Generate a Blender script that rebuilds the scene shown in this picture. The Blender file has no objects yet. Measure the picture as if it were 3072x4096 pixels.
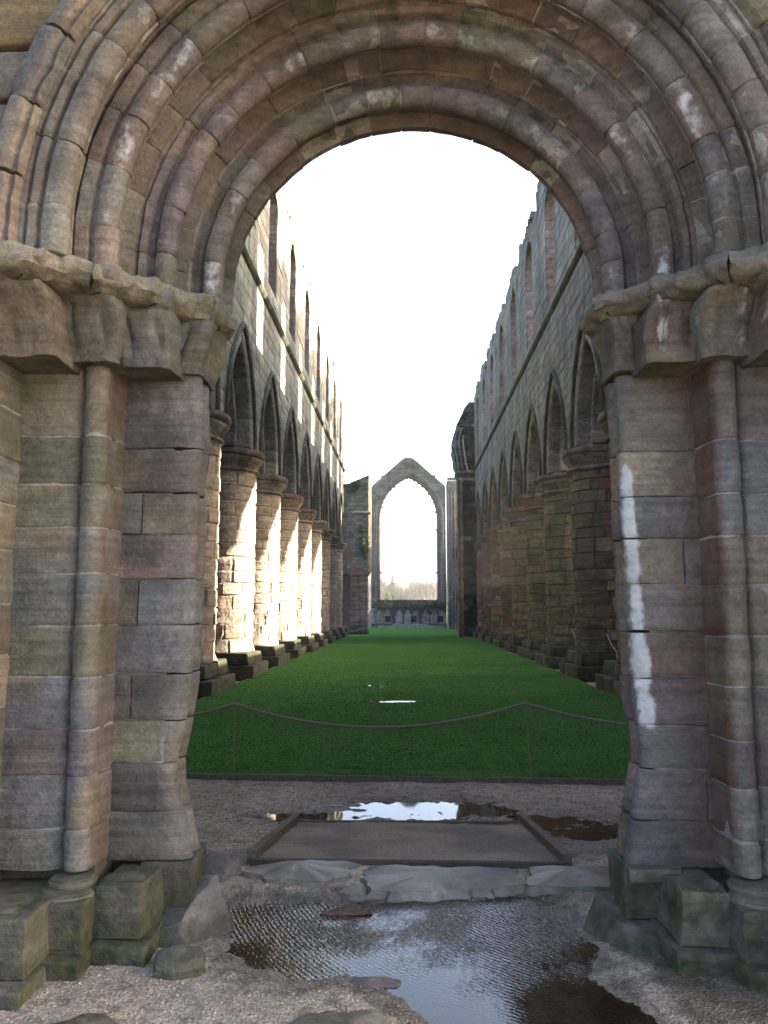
import bpy, math, random
import numpy as np
from mathutils import Vector, Matrix, noise

# ---------------------------------------------------------------- camera, light, exposure
scene = bpy.context.scene
COL = scene.collection
R = math.radians

cam_data = bpy.data.cameras.new("camera")
cam = bpy.data.objects.new("camera", cam_data)
COL.objects.link(cam)
cam.location = (0.0, 0.0, 1.6)
cam.rotation_euler = (R(90 + 6.97), 0, R(1.66))
cam_data.sensor_fit = 'HORIZONTAL'
cam_data.sensor_width = 36.0
cam_data.lens = 37.45
cam_data.clip_start = 0.05
cam_data.clip_end = 2000
scene.camera = cam

SUN = Vector((1.0, 0.2, 0.275)).normalized()      # direction from the abbey towards the sun
SUN_EL = math.asin(SUN.z)
world = bpy.data.worlds.new("World")
scene.world = world
world.use_nodes = True
wn = world.node_tree
sky = wn.nodes.new("ShaderNodeTexSky")
sky.sky_type = 'NISHITA'
sky.sun_disc = False
sky.sun_elevation = SUN_EL
sky.sun_rotation = math.atan2(SUN.x, SUN.y)
sky.air_density = 0.7
sky.dust_density = 5.0
sky.ozone_density = 0.4
bg = wn.nodes["Background"]
wn.links.new(sky.outputs[0], bg.inputs[0])
bg.inputs[1].default_value = 0.15

sun_data = bpy.data.lights.new("sun", 'SUN')
sun_data.energy = 5.0
sun_data.angle = R(0.5)
sun_data.color = (1.0, 0.86, 0.66)
sun = bpy.data.objects.new("sun", sun_data)
COL.objects.link(sun)
sun.rotation_euler = SUN.to_track_quat('Z', 'Y').to_euler()

scene.view_settings.view_transform = 'Standard'
scene.view_settings.look = 'None'
scene.view_settings.gamma = 1
scene.view_settings.use_curve_mapping = False
scene.view_settings.exposure = 3.25

# ---------------------------------------------------------------- helpers
rng = random.Random(7)

GREY = (.27, .25, .22)
BUFF = (.335, .285, .215)
OCHRE = (.36, .25, .12)
PINK = (.29, .215, .185)
PURP = (.225, .18, .19)
COOL = (.245, .25, .25)
RED = (.25, .115, .08)
OLIVE = (.22, .205, .15)
PALE = (.40, .375, .30)
MORTAR = (.20, .17, .135)


def mixc(a, b, t):
    return tuple(a[i] * (1 - t) + b[i] * t for i in range(3))


def pick(palette, r=None, jit=.16):
    r = r or rng
    tot = sum(w for _, w in palette)
    x = r.random() * tot
    for c, w in palette:
        x -= w
        if x <= 0:
            break
    k = 1 + r.uniform(-jit, jit)
    return tuple(v * k * (1 + r.uniform(-.04, .04)) for v in c)


def sstep(a, b, x):
    t = max(0., min(1., (x - a) / (b - a)))
    return t * t * (3 - 2 * t)


def nz(p, s, seed=0.):
    return noise.noise(Vector((p[0] * s + seed, p[1] * s - seed, p[2] * s + seed * .37)))


def mesh_obj(name, verts, faces, mat, parent=None, cols=None, moss=None, smooth=None):
    me = bpy.data.meshes.new(name)
    me.from_pydata([tuple(v) for v in verts], [], faces)
    if cols is not None:
        at = me.attributes.new('tint', 'FLOAT_COLOR', 'POINT')
        arr = np.array([(c[0], c[1], c[2], c[3] if len(c) > 3 else 0.) for c in cols], dtype=np.float32)
        at.data.foreach_set('color', arr.ravel())
    if moss is not None:
        at = me.attributes.new('moss', 'FLOAT', 'POINT')
        at.data.foreach_set('value', np.array(moss, dtype=np.float32))
    if smooth:
        me.polygons.foreach_set('use_smooth', np.ones(len(me.polygons), dtype=bool))
        me.set_sharp_from_angle(angle=smooth)
    me.materials.append(mat)
    o = bpy.data.objects.new(name, me)
    COL.objects.link(o)
    if parent is not None:
        o.parent = parent
    return o


def thing(name, label, cat, loc=(0, 0, 0), group=None):
    o = bpy.data.objects.new(name, None)
    o.empty_display_size = .2
    COL.objects.link(o)
    o['label'] = label
    o['category'] = cat
    if group:
        o['group'] = group
    return o


def tag(o, label, cat, group=None):
    o['label'] = label
    o['category'] = cat
    if group:
        o['group'] = group
    return o


# camera projection, used only to decide which pieces show largest
_q = (Matrix.Rotation(R(1.66), 3, 'Z') @ Matrix.Rotation(R(96.97), 3, 'X')).transposed()


def shown_size(verts):
    xs, ys = [], []
    for v in verts:
        c = _q @ (Vector(v) - Vector((0, 0, 1.6)))
        if c.z > -.3:
            return 0.
        xs.append(c.x / -c.z * 3196 + 1536)
        ys.append(-c.y / -c.z * 3196 + 2048)
    if max(xs) < 0 or min(xs) > 3072 or max(ys) < 0 or min(ys) > 4096:
        return 0.
    return math.sqrt(max(0., (max(xs) - min(xs)) * (max(ys) - min(ys))))


class Piece:
    def __init__(self, verts, faces, cols, moss=None):
        self.v, self.f, self.c = verts, faces, cols
        self.m = moss if moss is not None else [0.] * len(verts)


def merge(pieces):
    V, F, Cc, M = [], [], [], []
    for p in pieces:
        n = len(V)
        V += list(p.v)
        F += [tuple(i + n for i in f) for f in p.f]
        Cc += list(p.c)
        M += list(p.m)
    return V, F, Cc, M


def emit(parent, name, pieces, mat, limit=290, minpx=9., smooth=None):
    ranked = sorted(((shown_size(p.v), i) for i, p in enumerate(pieces)), reverse=True)
    rest = []
    for k, (s, i) in enumerate(ranked):
        p = pieces[i]
        if k < limit and s >= minpx:
            mesh_obj(name, p.v, p.f, mat, parent, p.c, p.m, smooth)
        else:
            rest.append(p)
    if rest:
        V, F, Cc, M = merge(rest)
        o = mesh_obj(name, V, F, mat, parent, Cc, M, smooth)
        o['kind'] = 'stuff'


def rblock(corners, r=.02, seg=.06, amp=.006, freq=6., col=None, mossf=None, seed=0., amp2=0., freq2=1.5, maxn=14):
    """rounded, worn stone on 8 corners: bottom 00,10,11,01 then top 00,10,11,01 (x,y order)"""
    c = [Vector(p) for p in corners]
    Lx = ((c[1] - c[0]).length + (c[6] - c[7]).length) / 2
    Ly = ((c[3] - c[0]).length + (c[6] - c[5]).length) / 2
    Lz = ((c[4] - c[0]).length + (c[6] - c[2]).length) / 2
    r = min(r, Lx * .45, Ly * .45, Lz * .45)

    def params(L):
        n = max(1, min(maxn, int(round((L - 2 * r) / seg))))
        return [0., r * .35] + [r + (L - 2 * r) * i / n for i in range(n + 1)] + [L - r * .35, L]
    px, py, pz = params(Lx), params(Ly), params(Lz)
    nx, ny, nzz = len(px) - 1, len(py) - 1, len(pz) - 1
    idx, V, F = {}, [], []

    def vid(i, j, k):
        key = (i, j, k)
        if key in idx:
            return idx[key]
        p = Vector((px[i], py[j], pz[k]))
        q = Vector((min(max(p.x, r), Lx - r), min(max(p.y, r), Ly - r), min(max(p.z, r), Lz - r)))
        d = p - q
        if d.length > 1e-9:
            p = q + d.normalized() * r
        u, v, w = p.x / Lx, p.y / Ly, p.z / Lz
        b = (c[0] * (1 - u) + c[1] * u) * (1 - v) + (c[3] * (1 - u) + c[2] * u) * v
        t = (c[4] * (1 - u) + c[5] * u) * (1 - v) + (c[7] * (1 - u) + c[6] * u) * v
        P = b * (1 - w) + t * w
        if amp:
            P = P + noise.turbulence_vector((P + Vector((seed, seed, 0))) * freq, 3, False) * amp
        if amp2:
            P = P + noise.noise_vector((P + Vector((seed, 0, seed))) * freq2) * amp2
        V.append(P)
        idx[key] = len(V) - 1
        return idx[key]
    for i in range(nx):
        for j in range(ny):
            F.append((vid(i, j, 0), vid(i, j + 1, 0), vid(i + 1, j + 1, 0), vid(i + 1, j, 0)))
            F.append((vid(i, j, nzz), vid(i + 1, j, nzz), vid(i + 1, j + 1, nzz), vid(i, j + 1, nzz)))
    for i in range(nx):
        for k in range(nzz):
            F.append((vid(i, 0, k), vid(i + 1, 0, k), vid(i + 1, 0, k + 1), vid(i, 0, k + 1)))
            F.append((vid(i, ny, k), vid(i, ny, k + 1), vid(i + 1, ny, k + 1), vid(i + 1, ny, k)))
    for j in range(ny):
        for k in range(nzz):
            F.append((vid(0, j, k), vid(0, j, k + 1), vid(0, j + 1, k + 1), vid(0, j + 1, k)))
            F.append((vid(nx, j, k), vid(nx, j + 1, k), vid(nx, j + 1, k + 1), vid(nx, j, k + 1)))
    cf = col if callable(col) else (lambda P: col)
    return Piece(V, F, [cf(p) for p in V], [mossf(p) if mossf else 0. for p in V])


def boxc(x0, x1, y0, y1, z0, z1):
    return [(x0, y0, z0), (x1, y0, z0), (x1, y1, z0), (x0, y1, z0), (x0, y0, z1), (x1, y0, z1), (x1, y1, z1), (x0, y1, z1)]


def plainbox(x0, x1, y0, y1, z0, z1, col, moss=0.):
    V = boxc(x0, x1, y0, y1, z0, z1)
    F = [(0, 3, 2, 1), (4, 5, 6, 7), (0, 1, 5, 4), (1, 2, 6, 5), (2, 3, 7, 6), (3, 0, 4, 7)]
    return Piece(V, F, [col] * 8, [moss] * 8)


def sweep(profile, ts, mapf, inset=.006, amp=.004, freq=6., col=None, mossf=None, seed=0., amp2=0., closed_caps=True):
    """closed 2-D profile carried along ts by mapf((a,b),t) -> Vector; ends drawn in by inset"""
    n = len(profile)
    ca = sum(p[0] for p in profile) / n
    cb = sum(p[1] for p in profile) / n
    V, F = [], []
    rings = []
    for k, t in enumerate(ts):
        end = (k == 0 or k == len(ts) - 1)
        ring = []
        for i, (a, b) in enumerate(profile):
            if end and inset:
                a0, b0 = profile[i - 1]
                a1, b1 = profile[(i + 1) % n]
                ta, tb = a1 - a0, b1 - b0
                L = math.hypot(ta, tb) or 1.
                a, b = a - tb / L * inset, b + ta / L * inset
            P = mapf((a, b), t)
            if amp:
                P = P + noise.turbulence_vector((P + Vector((seed, seed, 0))) * freq, 3, False) * amp
            if amp2:
                P = P + noise.noise_vector((P + Vector((0, seed, seed))) * 2.2) * amp2
            ring.append(len(V))
            V.append(P)
        rings.append(ring)
    for k in range(len(rings) - 1):
        A, B = rings[k], rings[k + 1]
        for i in range(n):
            j = (i + 1) % n
            F.append((A[i], A[j], B[j], B[i]))
    F.append(tuple(reversed(rings[0])))
    F.append(tuple(rings[-1]))
    cf = col if callable(col) else (lambda P: col)
    return Piece(V, F, [cf(p) for p in V], [mossf(p) if mossf else 0. for p in V])


def ccw(profile):
    """orient so that the inset of sweep() moves inward"""
    A = 0
    for i in range(len(profile)):
        x0, y0 = profile[i - 1]
        x1, y1 = profile[i]
        A += x0 * y1 - x1 * y0
    return profile if A > 0 else profile[::-1]


def arc(cx, cy, r, a0, a1, n):
    return [(cx + r * math.cos(R(a0 + (a1 - a0) * i / n)), cy + r * math.sin(R(a0 + (a1 - a0) * i / n))) for i in range(n + 1)]


# ---------------------------------------------------------------- materials
def new_mat(name):
    m = bpy.data.materials.new(name)
    m.use_nodes = True
    nt = m.node_tree
    return m, nt, nt.nodes["Principled BSDF"]


def N(nt, kind, **kw):
    n = nt.nodes.new(kind)
    for k, v in kw.items():
        setattr(n, k, v)
    return n


def noise_node(nt, vec, scale, detail=4., rough=.55):
    n = N(nt, "ShaderNodeTexNoise")
    n.inputs['Scale'].default_value = scale
    n.inputs['Detail'].default_value = detail
    n.inputs['Roughness'].default_value = rough
    nt.links.new(vec, n.inputs['Vector'])
    return n.outputs[0]


def maprange(nt, val, a, b, c, d, smooth=False):
    n = N(nt, "ShaderNodeMapRange")
    n.interpolation_type = 'SMOOTHSTEP' if smooth else 'LINEAR'
    nt.links.new(val, n.inputs[0])
    for i, v in enumerate((a, b, c, d)):
        n.inputs[1 + i].default_value = v
    return n.outputs[0]


def math_node(nt, op, a, b):
    n = N(nt, "ShaderNodeMath", operation=op)
    for i, v in enumerate((a, b)):
        if isinstance(v, (int, float)):
            n.inputs[i].default_value = v
        else:
            nt.links.new(v, n.inputs[i])
    return n.outputs[0]


def mixcol(nt, fac, a, b, blend='MIX'):
    n = N(nt, "ShaderNodeMix", data_type='RGBA', blend_type=blend)
    for sock, v in ((n.inputs[0], fac), (n.inputs[6], a), (n.inputs[7], b)):
        if isinstance(v, (int, float)):
            sock.default_value = v
        elif isinstance(v, tuple):
            sock.default_value = (v[0], v[1], v[2], 1)
        else:
            nt.links.new(v, sock)
    return n.outputs[2]


def mul_scalar(nt, col, val):
    n = N(nt, "ShaderNodeVectorMath", operation='SCALE')
    nt.links.new(col, n.inputs[0])
    nt.links.new(val, n.inputs[3])
    return n.outputs[0]


def stone_material(name, grain=38., bed=26., bump=.5, dist=.012, stain=.55, coarse=1.7, albedo=.355, streak=0.):
    m, nt, bs = new_mat(name)
    pos = N(nt, "ShaderNodeNewGeometry").outputs['Position']
    tint = N(nt, "ShaderNodeAttribute", attribute_name='tint')
    moss = N(nt, "ShaderNodeAttribute", attribute_name='moss')
    nA = noise_node(nt, pos, coarse, 6., .6)
    nB = noise_node(nt, pos, grain, 4., .65)
    mp = N(nt, "ShaderNodeMapping")
    mp.inputs['Scale'].default_value = (1.3, 1.3, bed)
    nt.links.new(pos, mp.inputs['Vector'])
    nC = noise_node(nt, mp.outputs[0], 1.0, 4., .55)
    nD = noise_node(nt, pos, coarse * 3.1, 5., .6)
    nE = noise_node(nt, pos, coarse * 8.3, 4., .6)
    nF = noise_node(nt, pos, grain * 2.6, 3., .7)
    nG = noise_node(nt, pos, coarse * 2.2, 4., .7)
    k = math_node(nt, 'MULTIPLY', maprange(nt, nA, .3, .7, .64, 1.34), maprange(nt, nB, .3, .7, .76, 1.22))
    k = math_node(nt, 'MULTIPLY', k, maprange(nt, nC, .3, .7, .76, 1.22))
    k = math_node(nt, 'MULTIPLY', k, maprange(nt, nE, .3, .7, .76, 1.22))
    k = math_node(nt, 'MULTIPLY', k, maprange(nt, nF, .33, .43, .68, 1., True))
    if streak:
        ms_ = N(nt, "ShaderNodeMapping")
        ms_.inputs['Scale'].default_value = (2.2, 2.2, .10)
        nt.links.new(pos, ms_.inputs['Vector'])
        nS = noise_node(nt, ms_.outputs[0], 1., 5., .65)
        k = math_node(nt, 'MULTIPLY', k, maprange(nt, nS, .3, .7, 1 - streak, 1 + streak * .6))
    k = math_node(nt, 'MULTIPLY', k, albedo)
    col = mul_scalar(nt, tint.outputs['Color'], k)
    st = maprange(nt, nD, .52, .72, 0., stain, True)
    col = mixcol(nt, st, col, mul_scalar(nt, mixcol(nt, maprange(nt, nE, .4, .6, 0, 1), (.135, .127, .10), (.19, .178, .16)), math_node(nt, 'MULTIPLY', maprange(nt, nB, .3, .7, .7, 1.3), albedo * 1.25)))
    col = mixcol(nt, maprange(nt, nG, .57, .74, 0., .28, True), col, mul_scalar(nt, mixcol(nt, nE, (.27, .19, .125), (.25, .17, .145)), math_node(nt, 'MULTIPLY', maprange(nt, nB, .3, .7, .7, 1.3), albedo)))
    lime = math_node(nt, 'ADD', tint.outputs['Alpha'], math_node(nt, 'MULTIPLY', math_node(nt, 'SUBTRACT', nE, .5), 1.1))
    col = mixcol(nt, maprange(nt, lime, .36, .85, 0., .9, True), col, mul_scalar(nt, mixcol(nt, nB, (.5, .5, .5), (.62, .64, .67)), maprange(nt, nE, .3, .7, albedo * 1.2, albedo * 1.9)))
    ms = math_node(nt, 'ADD', moss.outputs['Fac'], math_node(nt, 'MULTIPLY', math_node(nt, 'SUBTRACT', nD, .5), 1.3))
    mcol = mixcol(nt, maprange(nt, nE, .35, .65, 0, 1), (.010, .015, .007), (.042, .046, .018))
    col = mixcol(nt, maprange(nt, ms, .35, .8, 0., .9, True), col, mcol)
    nt.links.new(col, bs.inputs['Base Color'])
    bs.inputs['Roughness'].default_value = .86
    bs.inputs['Specular IOR Level'].default_value = .25
    hgt = math_node(nt, 'ADD', math_node(nt, 'MULTIPLY', nB, .35), math_node(nt, 'MULTIPLY', nC, .35))
    hgt = math_node(nt, 'ADD', hgt, math_node(nt, 'MULTIPLY', nE, .8))
    bp = N(nt, "ShaderNodeBump")
    bp.inputs['Strength'].default_value = bump
    bp.inputs['Distance'].default_value = dist
    nt.links.new(hgt, bp.inputs['Height'])
    nt.links.new(bp.outputs[0], bs.inputs['Normal'])
    return m


M_NEAR = stone_material("sandstone_near", grain=55., bed=34., bump=.75, dist=.02, stain=.5, coarse=1.9)
M_PIER = stone_material("sandstone_pier", grain=16., bed=13., bump=.8, dist=.06, stain=.35, coarse=.8, albedo=.62)
M_WALL = stone_material("sandstone_wall", grain=9., bed=5., bump=.6, dist=.05, stain=.45, coarse=.5, albedo=.55, streak=.42)
M_WET = stone_material("sandstone_wet", grain=55., bed=34., bump=.35, dist=.008, stain=.4, coarse=1.9, albedo=.42)
M_WET.node_tree.nodes['Principled BSDF'].inputs['Roughness'].default_value = .5
M_WET.node_tree.nodes['Principled BSDF'].inputs['Specular IOR Level'].default_value = .5


def tint_material(name, rough=.8, bump=0., scale=20., var=.3, spec=.3):
    m, nt, bs = new_mat(name)
    pos = N(nt, "ShaderNodeNewGeometry").outputs['Position']
    tint = N(nt, "ShaderNodeAttribute", attribute_name='tint')
    n = noise_node(nt, pos, scale, 4.)
    col = mul_scalar(nt, tint.outputs['Color'], maprange(nt, n, .3, .7, 1 - var, 1 + var))
    nt.links.new(col, bs.inputs['Base Color'])
    bs.inputs['Roughness'].default_value = rough
    bs.inputs['Specular IOR Level'].default_value = spec
    if bump:
        bp = N(nt, "ShaderNodeBump")
        bp.inputs['Strength'].default_value = bump
        bp.inputs['Distance'].default_value = .01
        nt.links.new(n, bp.inputs['Height'])
        nt.links.new(bp.outputs[0], bs.inputs['Normal'])
    return m


M_LEAF = tint_material("foliage", .7, 0, .4, .35, .2)
M_BARK = tint_material("bark", .9, .5, 6., .3, .1)
M_WOOD = tint_material("weathered_timber", .85, .6, 30., .35, .2)
M_DECK = tint_material("gritty_deck", .75, .9, 70., .55, .3)
M_ROPE = tint_material("rope_fibre", .9, .3, 90., .3, .1)
M_IRON = tint_material("rusty_iron", .7, .3, 60., .4, .4)
M_PEB = tint_material("pebble", .75, 0, 60., .2, .3)
M_BLADE = tint_material("grass_blade", .8, 0, 1.2, .25, .06)


def gravel_material():
    m, nt, bs = new_mat("wet_gravel")
    pos = N(nt, "ShaderNodeNewGeometry").outputs['Position']
    wet = N(nt, "ShaderNodeAttribute", attribute_name='moss').outputs['Fac']
    vo = N(nt, "ShaderNodeTexVoronoi")
    vo.inputs['Scale'].default_value = 85.
    nt.links.new(pos, vo.inputs['Vector'])
    n1 = noise_node(nt, pos, 1.3, 5.)
    n2 = noise_node(nt, pos, 60., 3., .7)
    n3 = noise_node(nt, pos, 9., 5., .65)
    sep = N(nt, "ShaderNodeSeparateColor")
    nt.links.new(vo.outputs['Color'], sep.inputs[0])
    col = mixcol(nt, sep.outputs[0], (.205, .16, .118), (.36, .30, .232))
    col = mixcol(nt, maprange(nt, n3, .45, .68, 0, .75, True), col, (.11, .075, .05))
    col = mul_scalar(nt, col, math_node(nt, 'MULTIPLY', maprange(nt, n1, .3, .7, .68, 1.2), maprange(nt, n2, .3, .7, .7, 1.25)))
    wf = math_node(nt, 'ADD', wet, math_node(nt, 'MULTIPLY', math_node(nt, 'SUBTRACT', n3, .5), .9))
    wf = maprange(nt, wf, .25, .75, 0, 1, True)
    col = mixcol(nt, wf, col, mul_scalar(nt, col, maprange(nt, n2, .3, .7, .30, .45)))
    nt.links.new(col, bs.inputs['Base Color'])
    nt.links.new(maprange(nt, wf, 0, 1, .9, .28), bs.inputs['Roughness'])
    bs.inputs['Specular IOR Level'].default_value = .4
    bp = N(nt, "ShaderNodeBump")
    bp.inputs['Strength'].default_value = .8
    bp.inputs['Distance'].default_value = .012
    nt.links.new(math_node(nt, 'ADD', vo.outputs['Distance'], math_node(nt, 'MULTIPLY', n3, 1.2)), bp.inputs['Height'])
    nt.links.new(bp.outputs[0], bs.inputs['Normal'])
    return m


M_GRAVEL = gravel_material()


def lawn_material():
    m, nt, bs = new_mat("lawn_turf")
    pos = N(nt, "ShaderNodeNewGeometry").outputs['Position']
    n1 = noise_node(nt, pos, .35, 5.)
    n2 = noise_node(nt, pos, 14., 5., .7)
    mp = N(nt, "ShaderNodeMapping")
    mp.inputs['Scale'].default_value = (1.2, .25, 1.)
    nt.links.new(pos, mp.inputs['Vector'])
    n3 = noise_node(nt, mp.outputs[0], 1.6, 5.)
    col = mixcol(nt, maprange(nt, n1, .35, .65, 0, 1), (.042, .108, .026), (.058, .128, .034))
    col = mixcol(nt, maprange(nt, n3, .5, .75, 0, .35), col, (.06, .10, .032))
    col = mul_scalar(nt, col, maprange(nt, n2, .3, .7, .65, 1.35))
    nt.links.new(col, bs.inputs['Base Color'])
    bs.inputs['Roughness'].default_value = .85
    bs.inputs['Specular IOR Level'].default_value = 0.
    bp = N(nt, "ShaderNodeBump")
    bp.inputs['Strength'].default_value = .7
    bp.inputs['Distance'].default_value = .05
    nt.links.new(n2, bp.inputs['Height'])
    nt.links.new(bp.outputs[0], bs.inputs['Normal'])
    return m


M_LAWN = lawn_material()


def water_material(name, ripple, murk, center=(1.9, 5.6), pscale=1.):
    m, nt, bs = new_mat(name)
    nt.nodes.remove(bs)
    out = nt.nodes["Material Output"]
    pos = N(nt, "ShaderNodeNewGeometry").outputs['Position']
    gl = N(nt, "ShaderNodeBsdfGlossy")
    gl.inputs['Roughness'].default_value = .03
    gl.inputs['Color'].default_value = (1, 1, 1, 1)
    tr = N(nt, "ShaderNodeBsdfTransparent")
    tr.inputs['Color'].default_value = (*murk, 1)
    fr = N(nt, "ShaderNodeFresnel")
    fr.inputs['IOR'].default_value = 1.45
    mx = N(nt, "ShaderNodeMixShader")
    nt.links.new(tr.outputs[0], mx.inputs[1])
    nt.links.new(gl.outputs[0], mx.inputs[2])
    nt.links.new(mx.outputs[0], out.inputs['Surface'])
    if ripple:
        mp = N(nt, "ShaderNodeMapping")
        mp.inputs['Location'].default_value = (-center[0], -center[1], 0)
        nt.links.new(pos, mp.inputs['Vector'])
        hs = []
        for cx_, cy_, sc_, di_ in ((0., 0., 12.5, 5.), (-.9, 1.3, 10.5, 6.5)):
            mp2 = N(nt, "ShaderNodeMapping")
            mp2.inputs['Location'].default_value = (-center[0] - cx_, -center[1] - cy_, 0)
            nt.links.new(pos, mp2.inputs['Vector'])
            wv = N(nt, "ShaderNodeTexWave", wave_type='RINGS', rings_direction='Z')
            wv.inputs['Scale'].default_value = sc_ * pscale
            wv.inputs['Distortion'].default_value = di_
            wv.inputs['Detail'].default_value = 3.
            wv.inputs['Detail Scale'].default_value = 2.2
            wv.inputs['Detail Roughness'].default_value = .6
            nt.links.new(mp2.outputs[0], wv.inputs['Vector'])
            hs.append(wv.outputs['Fac'])
        gate = maprange(nt, noise_node(nt, pos, 3.2, 3.), .38, .62, .25, 1., True)
        wsum = math_node(nt, 'MULTIPLY', math_node(nt, 'ADD', hs[0], math_node(nt, 'MULTIPLY', hs[1], .55)), gate)
        n0 = noise_node(nt, pos, 1.1, 2.)
        sep = N(nt, "ShaderNodeSeparateXYZ")
        nt.links.new(pos, sep.inputs[0])
        # wind reaches the far half of the pool; the near part lies in the lee
        far = maprange(nt, math_node(nt, 'ADD', sep.outputs[1], math_node(nt, 'MULTIPLY', n0, .9)), 3.95, 4.95, 0.03, 1., True)
        h = math_node(nt, 'MULTIPLY', wsum, far)
        bp = N(nt, "ShaderNodeBump")
        bp.inputs['Strength'].default_value = .55
        bp.inputs['Distance'].default_value = ripple
        nt.links.new(h, bp.inputs['Height'])
        nt.links.new(bp.outputs[0], gl.inputs['Normal'])
        nt.links.new(bp.outputs[0], fr.inputs['Normal'])
    nt.links.new(fr.outputs[0], mx.inputs[0])
    return m


M_POOL = water_material("puddle_water", .007, (.62, .44, .27))
M_FILM = water_material("standing_water", 0, (.5, .36, .22))


# ---------------------------------------------------------------- ground
PUD = [(-0.96, 4.48), (-0.93, 4.64), (-0.63, 4.70), (-0.32, 4.72), (0.18, 4.76), (0.58, 4.80), (0.8, 4.70), (0.90, 4.44), (0.90, 4.15),
       (0.83, 3.89), (0.86, 3.66), (1.02, 3.3), (1.1, 2.7), (0.7, 2.3), (0.3, 2.55), (0.16, 3.05), (0.06, 3.42), (-0.04, 3.56), (-0.15, 3.69),
       (-0.29, 3.80), (-0.4, 3.77), (-0.54, 3.76), (-0.72, 3.85), (-0.85, 4.05), (-0.93, 4.27)]
PATH_PUDS = [[(-1.25, 6.98), (-.9, 7.2), (-0.58, 7.42), (-0.1, 7.62), (0.5, 7.6), (.85, 7.3), (.5, 6.98), (-0.31, 6.86), (-0.7, 6.88)],
             [(0.93, 6.95), (1.3, 7.0), (1.7, 6.75), (1.75, 6.2), (1.5, 5.8), (1.16, 5.85), (1.06, 6.4)]]


def poly_sd(poly, X, Y):
    """signed distance arrays, negative inside"""
    d = np.full(X.shape, 1e9)
    inside = np.zeros(X.shape, bool)
    n = len(poly)
    for i in range(n):
        x0, y0 = poly[i - 1]
        x1, y1 = poly[i]
        ex, ey = x1 - x0, y1 - y0
        t = np.clip(((X - x0) * ex + (Y - y0) * ey) / (ex * ex + ey * ey), 0, 1)
        d = np.minimum(d, np.hypot(X - x0 - t * ex, Y - y0 - t * ey))
        cond = ((y0 > Y) != (y1 > Y)) & (X < (x1 - x0) * (Y - y0) / ((y1 - y0) if y1 != y0 else 1e-9) + x0)
        inside ^= cond
    return np.where(inside, -d, d)


def vnoise(X, Y, s, seed):
    """cheap value noise on numpy arrays"""
    r = np.random.RandomState(seed)
    T = r.rand(256, 256)
    x, y = X * s + 100, Y * s + 100
    xi, yi = np.floor(x).astype(int), np.floor(y).astype(int)
    fx, fy = x - xi, y - yi
    fx, fy = fx * fx * (3 - 2 * fx), fy * fy * (3 - 2 * fy)
    g = lambda a, b: T[a % 256, b % 256]
    return (g(xi, yi) * (1 - fx) + g(xi + 1, yi) * fx) * (1 - fy) + (g(xi, yi + 1) * (1 - fx) + g(xi + 1, yi + 1) * fx) * fy - .5


POOL_Z, FILM_Z = -.035, -.150


def ground_z(X, Y):
    base = np.interp(Y, [0, 3.0, 4.7, 5.2, 5.6, 6.6, 8.6], [.03, .0, -.005, .01, -.03, -.125, -.12])
    sd = poly_sd(PUD, X, Y) + vnoise(X, Y, 5., 3) * .09 + vnoise(X, Y, 14., 4) * .045
    base = base + np.where(sd < .25, -(POOL_Z * -1 + .0) * np.clip(1 - sd / .25, 0, 1) ** 1.2, 0)
    base = np.where(sd < 0, POOL_Z - np.clip(-sd * .16, 0, .045), base)
    for k, P in enumerate(PATH_PUDS):
        s2 = poly_sd(P, X, Y) + vnoise(X, Y, 4., 7 + k) * .34 + vnoise(X, Y * 1.5, 11., 9 + k) * .34 + vnoise(X, Y * 1.8, 26., 29 + k) * .30
        base = base - .030 * np.clip(1 - s2 / .3, 0, 1.25)
    rough = vnoise(X, Y, 3., 11) * .018 + vnoise(X, Y, 11., 12) * .010 + vnoise(X, Y, 32., 13) * .007 + vnoise(X, Y, 70., 14) * .004
    calm = np.where(sd < .02, .3, 1.)
    return base + rough * calm


def grid_mesh(name, x0, x1, y0, y1, step, zf, mat, wetf=None):
    nx, ny = int((x1 - x0) / step) + 1, int((y1 - y0) / step) + 1
    xs, ys = np.linspace(x0, x1, nx), np.linspace(y0, y1, ny)
    X, Y = np.meshgrid(xs, ys)
    Z = zf(X, Y)
    V = np.stack([X.ravel(), Y.ravel(), Z.ravel()], 1)
    i = np.arange(nx * ny).reshape(ny, nx)
    F = np.stack([i[:-1, :-1].ravel(), i[:-1, 1:].ravel(), i[1:, 1:].ravel(), i[1:, :-1].ravel()], 1)
    me = bpy.data.meshes.new(name)
    me.vertices.add(len(V))
    me.vertices.foreach_set('co', V.astype(np.float32).ravel())
    me.loops.add(F.size)
    me.loops.foreach_set('vertex_index', F.ravel().astype(np.int32))
    me.polygons.add(len(F))
    me.polygons.foreach_set('loop_start', (np.arange(len(F)) * 4).astype(np.int32))
    me.update(calc_edges=True)
    me.polygons.foreach_set('use_smooth', np.ones(len(F), bool))
    if wetf is not None:
        at = me.attributes.new('moss', 'FLOAT', 'POINT')
        at.data.foreach_set('value', wetf(X, Y, Z).astype(np.float32).ravel())
    me.materials.append(mat)
    o = bpy.data.objects.new(name, me)
    COL.objects.link(o)
    return o


def wetness_and_shade(X, Y, Z):
    w = np.clip(1 - (poly_sd(PUD, X, Y) - .0) / .45, 0, 1) * .8
    for P in PATH_PUDS:
        w = np.maximum(w, np.clip(1 - poly_sd(P, X, Y) / .5, 0, 1) * .75)
    w = np.maximum(w, np.clip((X - .8) * 2.2, 0, .95) * np.clip((4.9 - Y) * 2, 0, 1))  # right front corner: wet mud, with shade painted in as further darkening
    return w


g = grid_mesh("gravel_path", -2.6, 2.6, 2.0, 8.62, .021, ground_z, M_GRAVEL, wetness_and_shade)
g['kind'] = 'structure'


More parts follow.
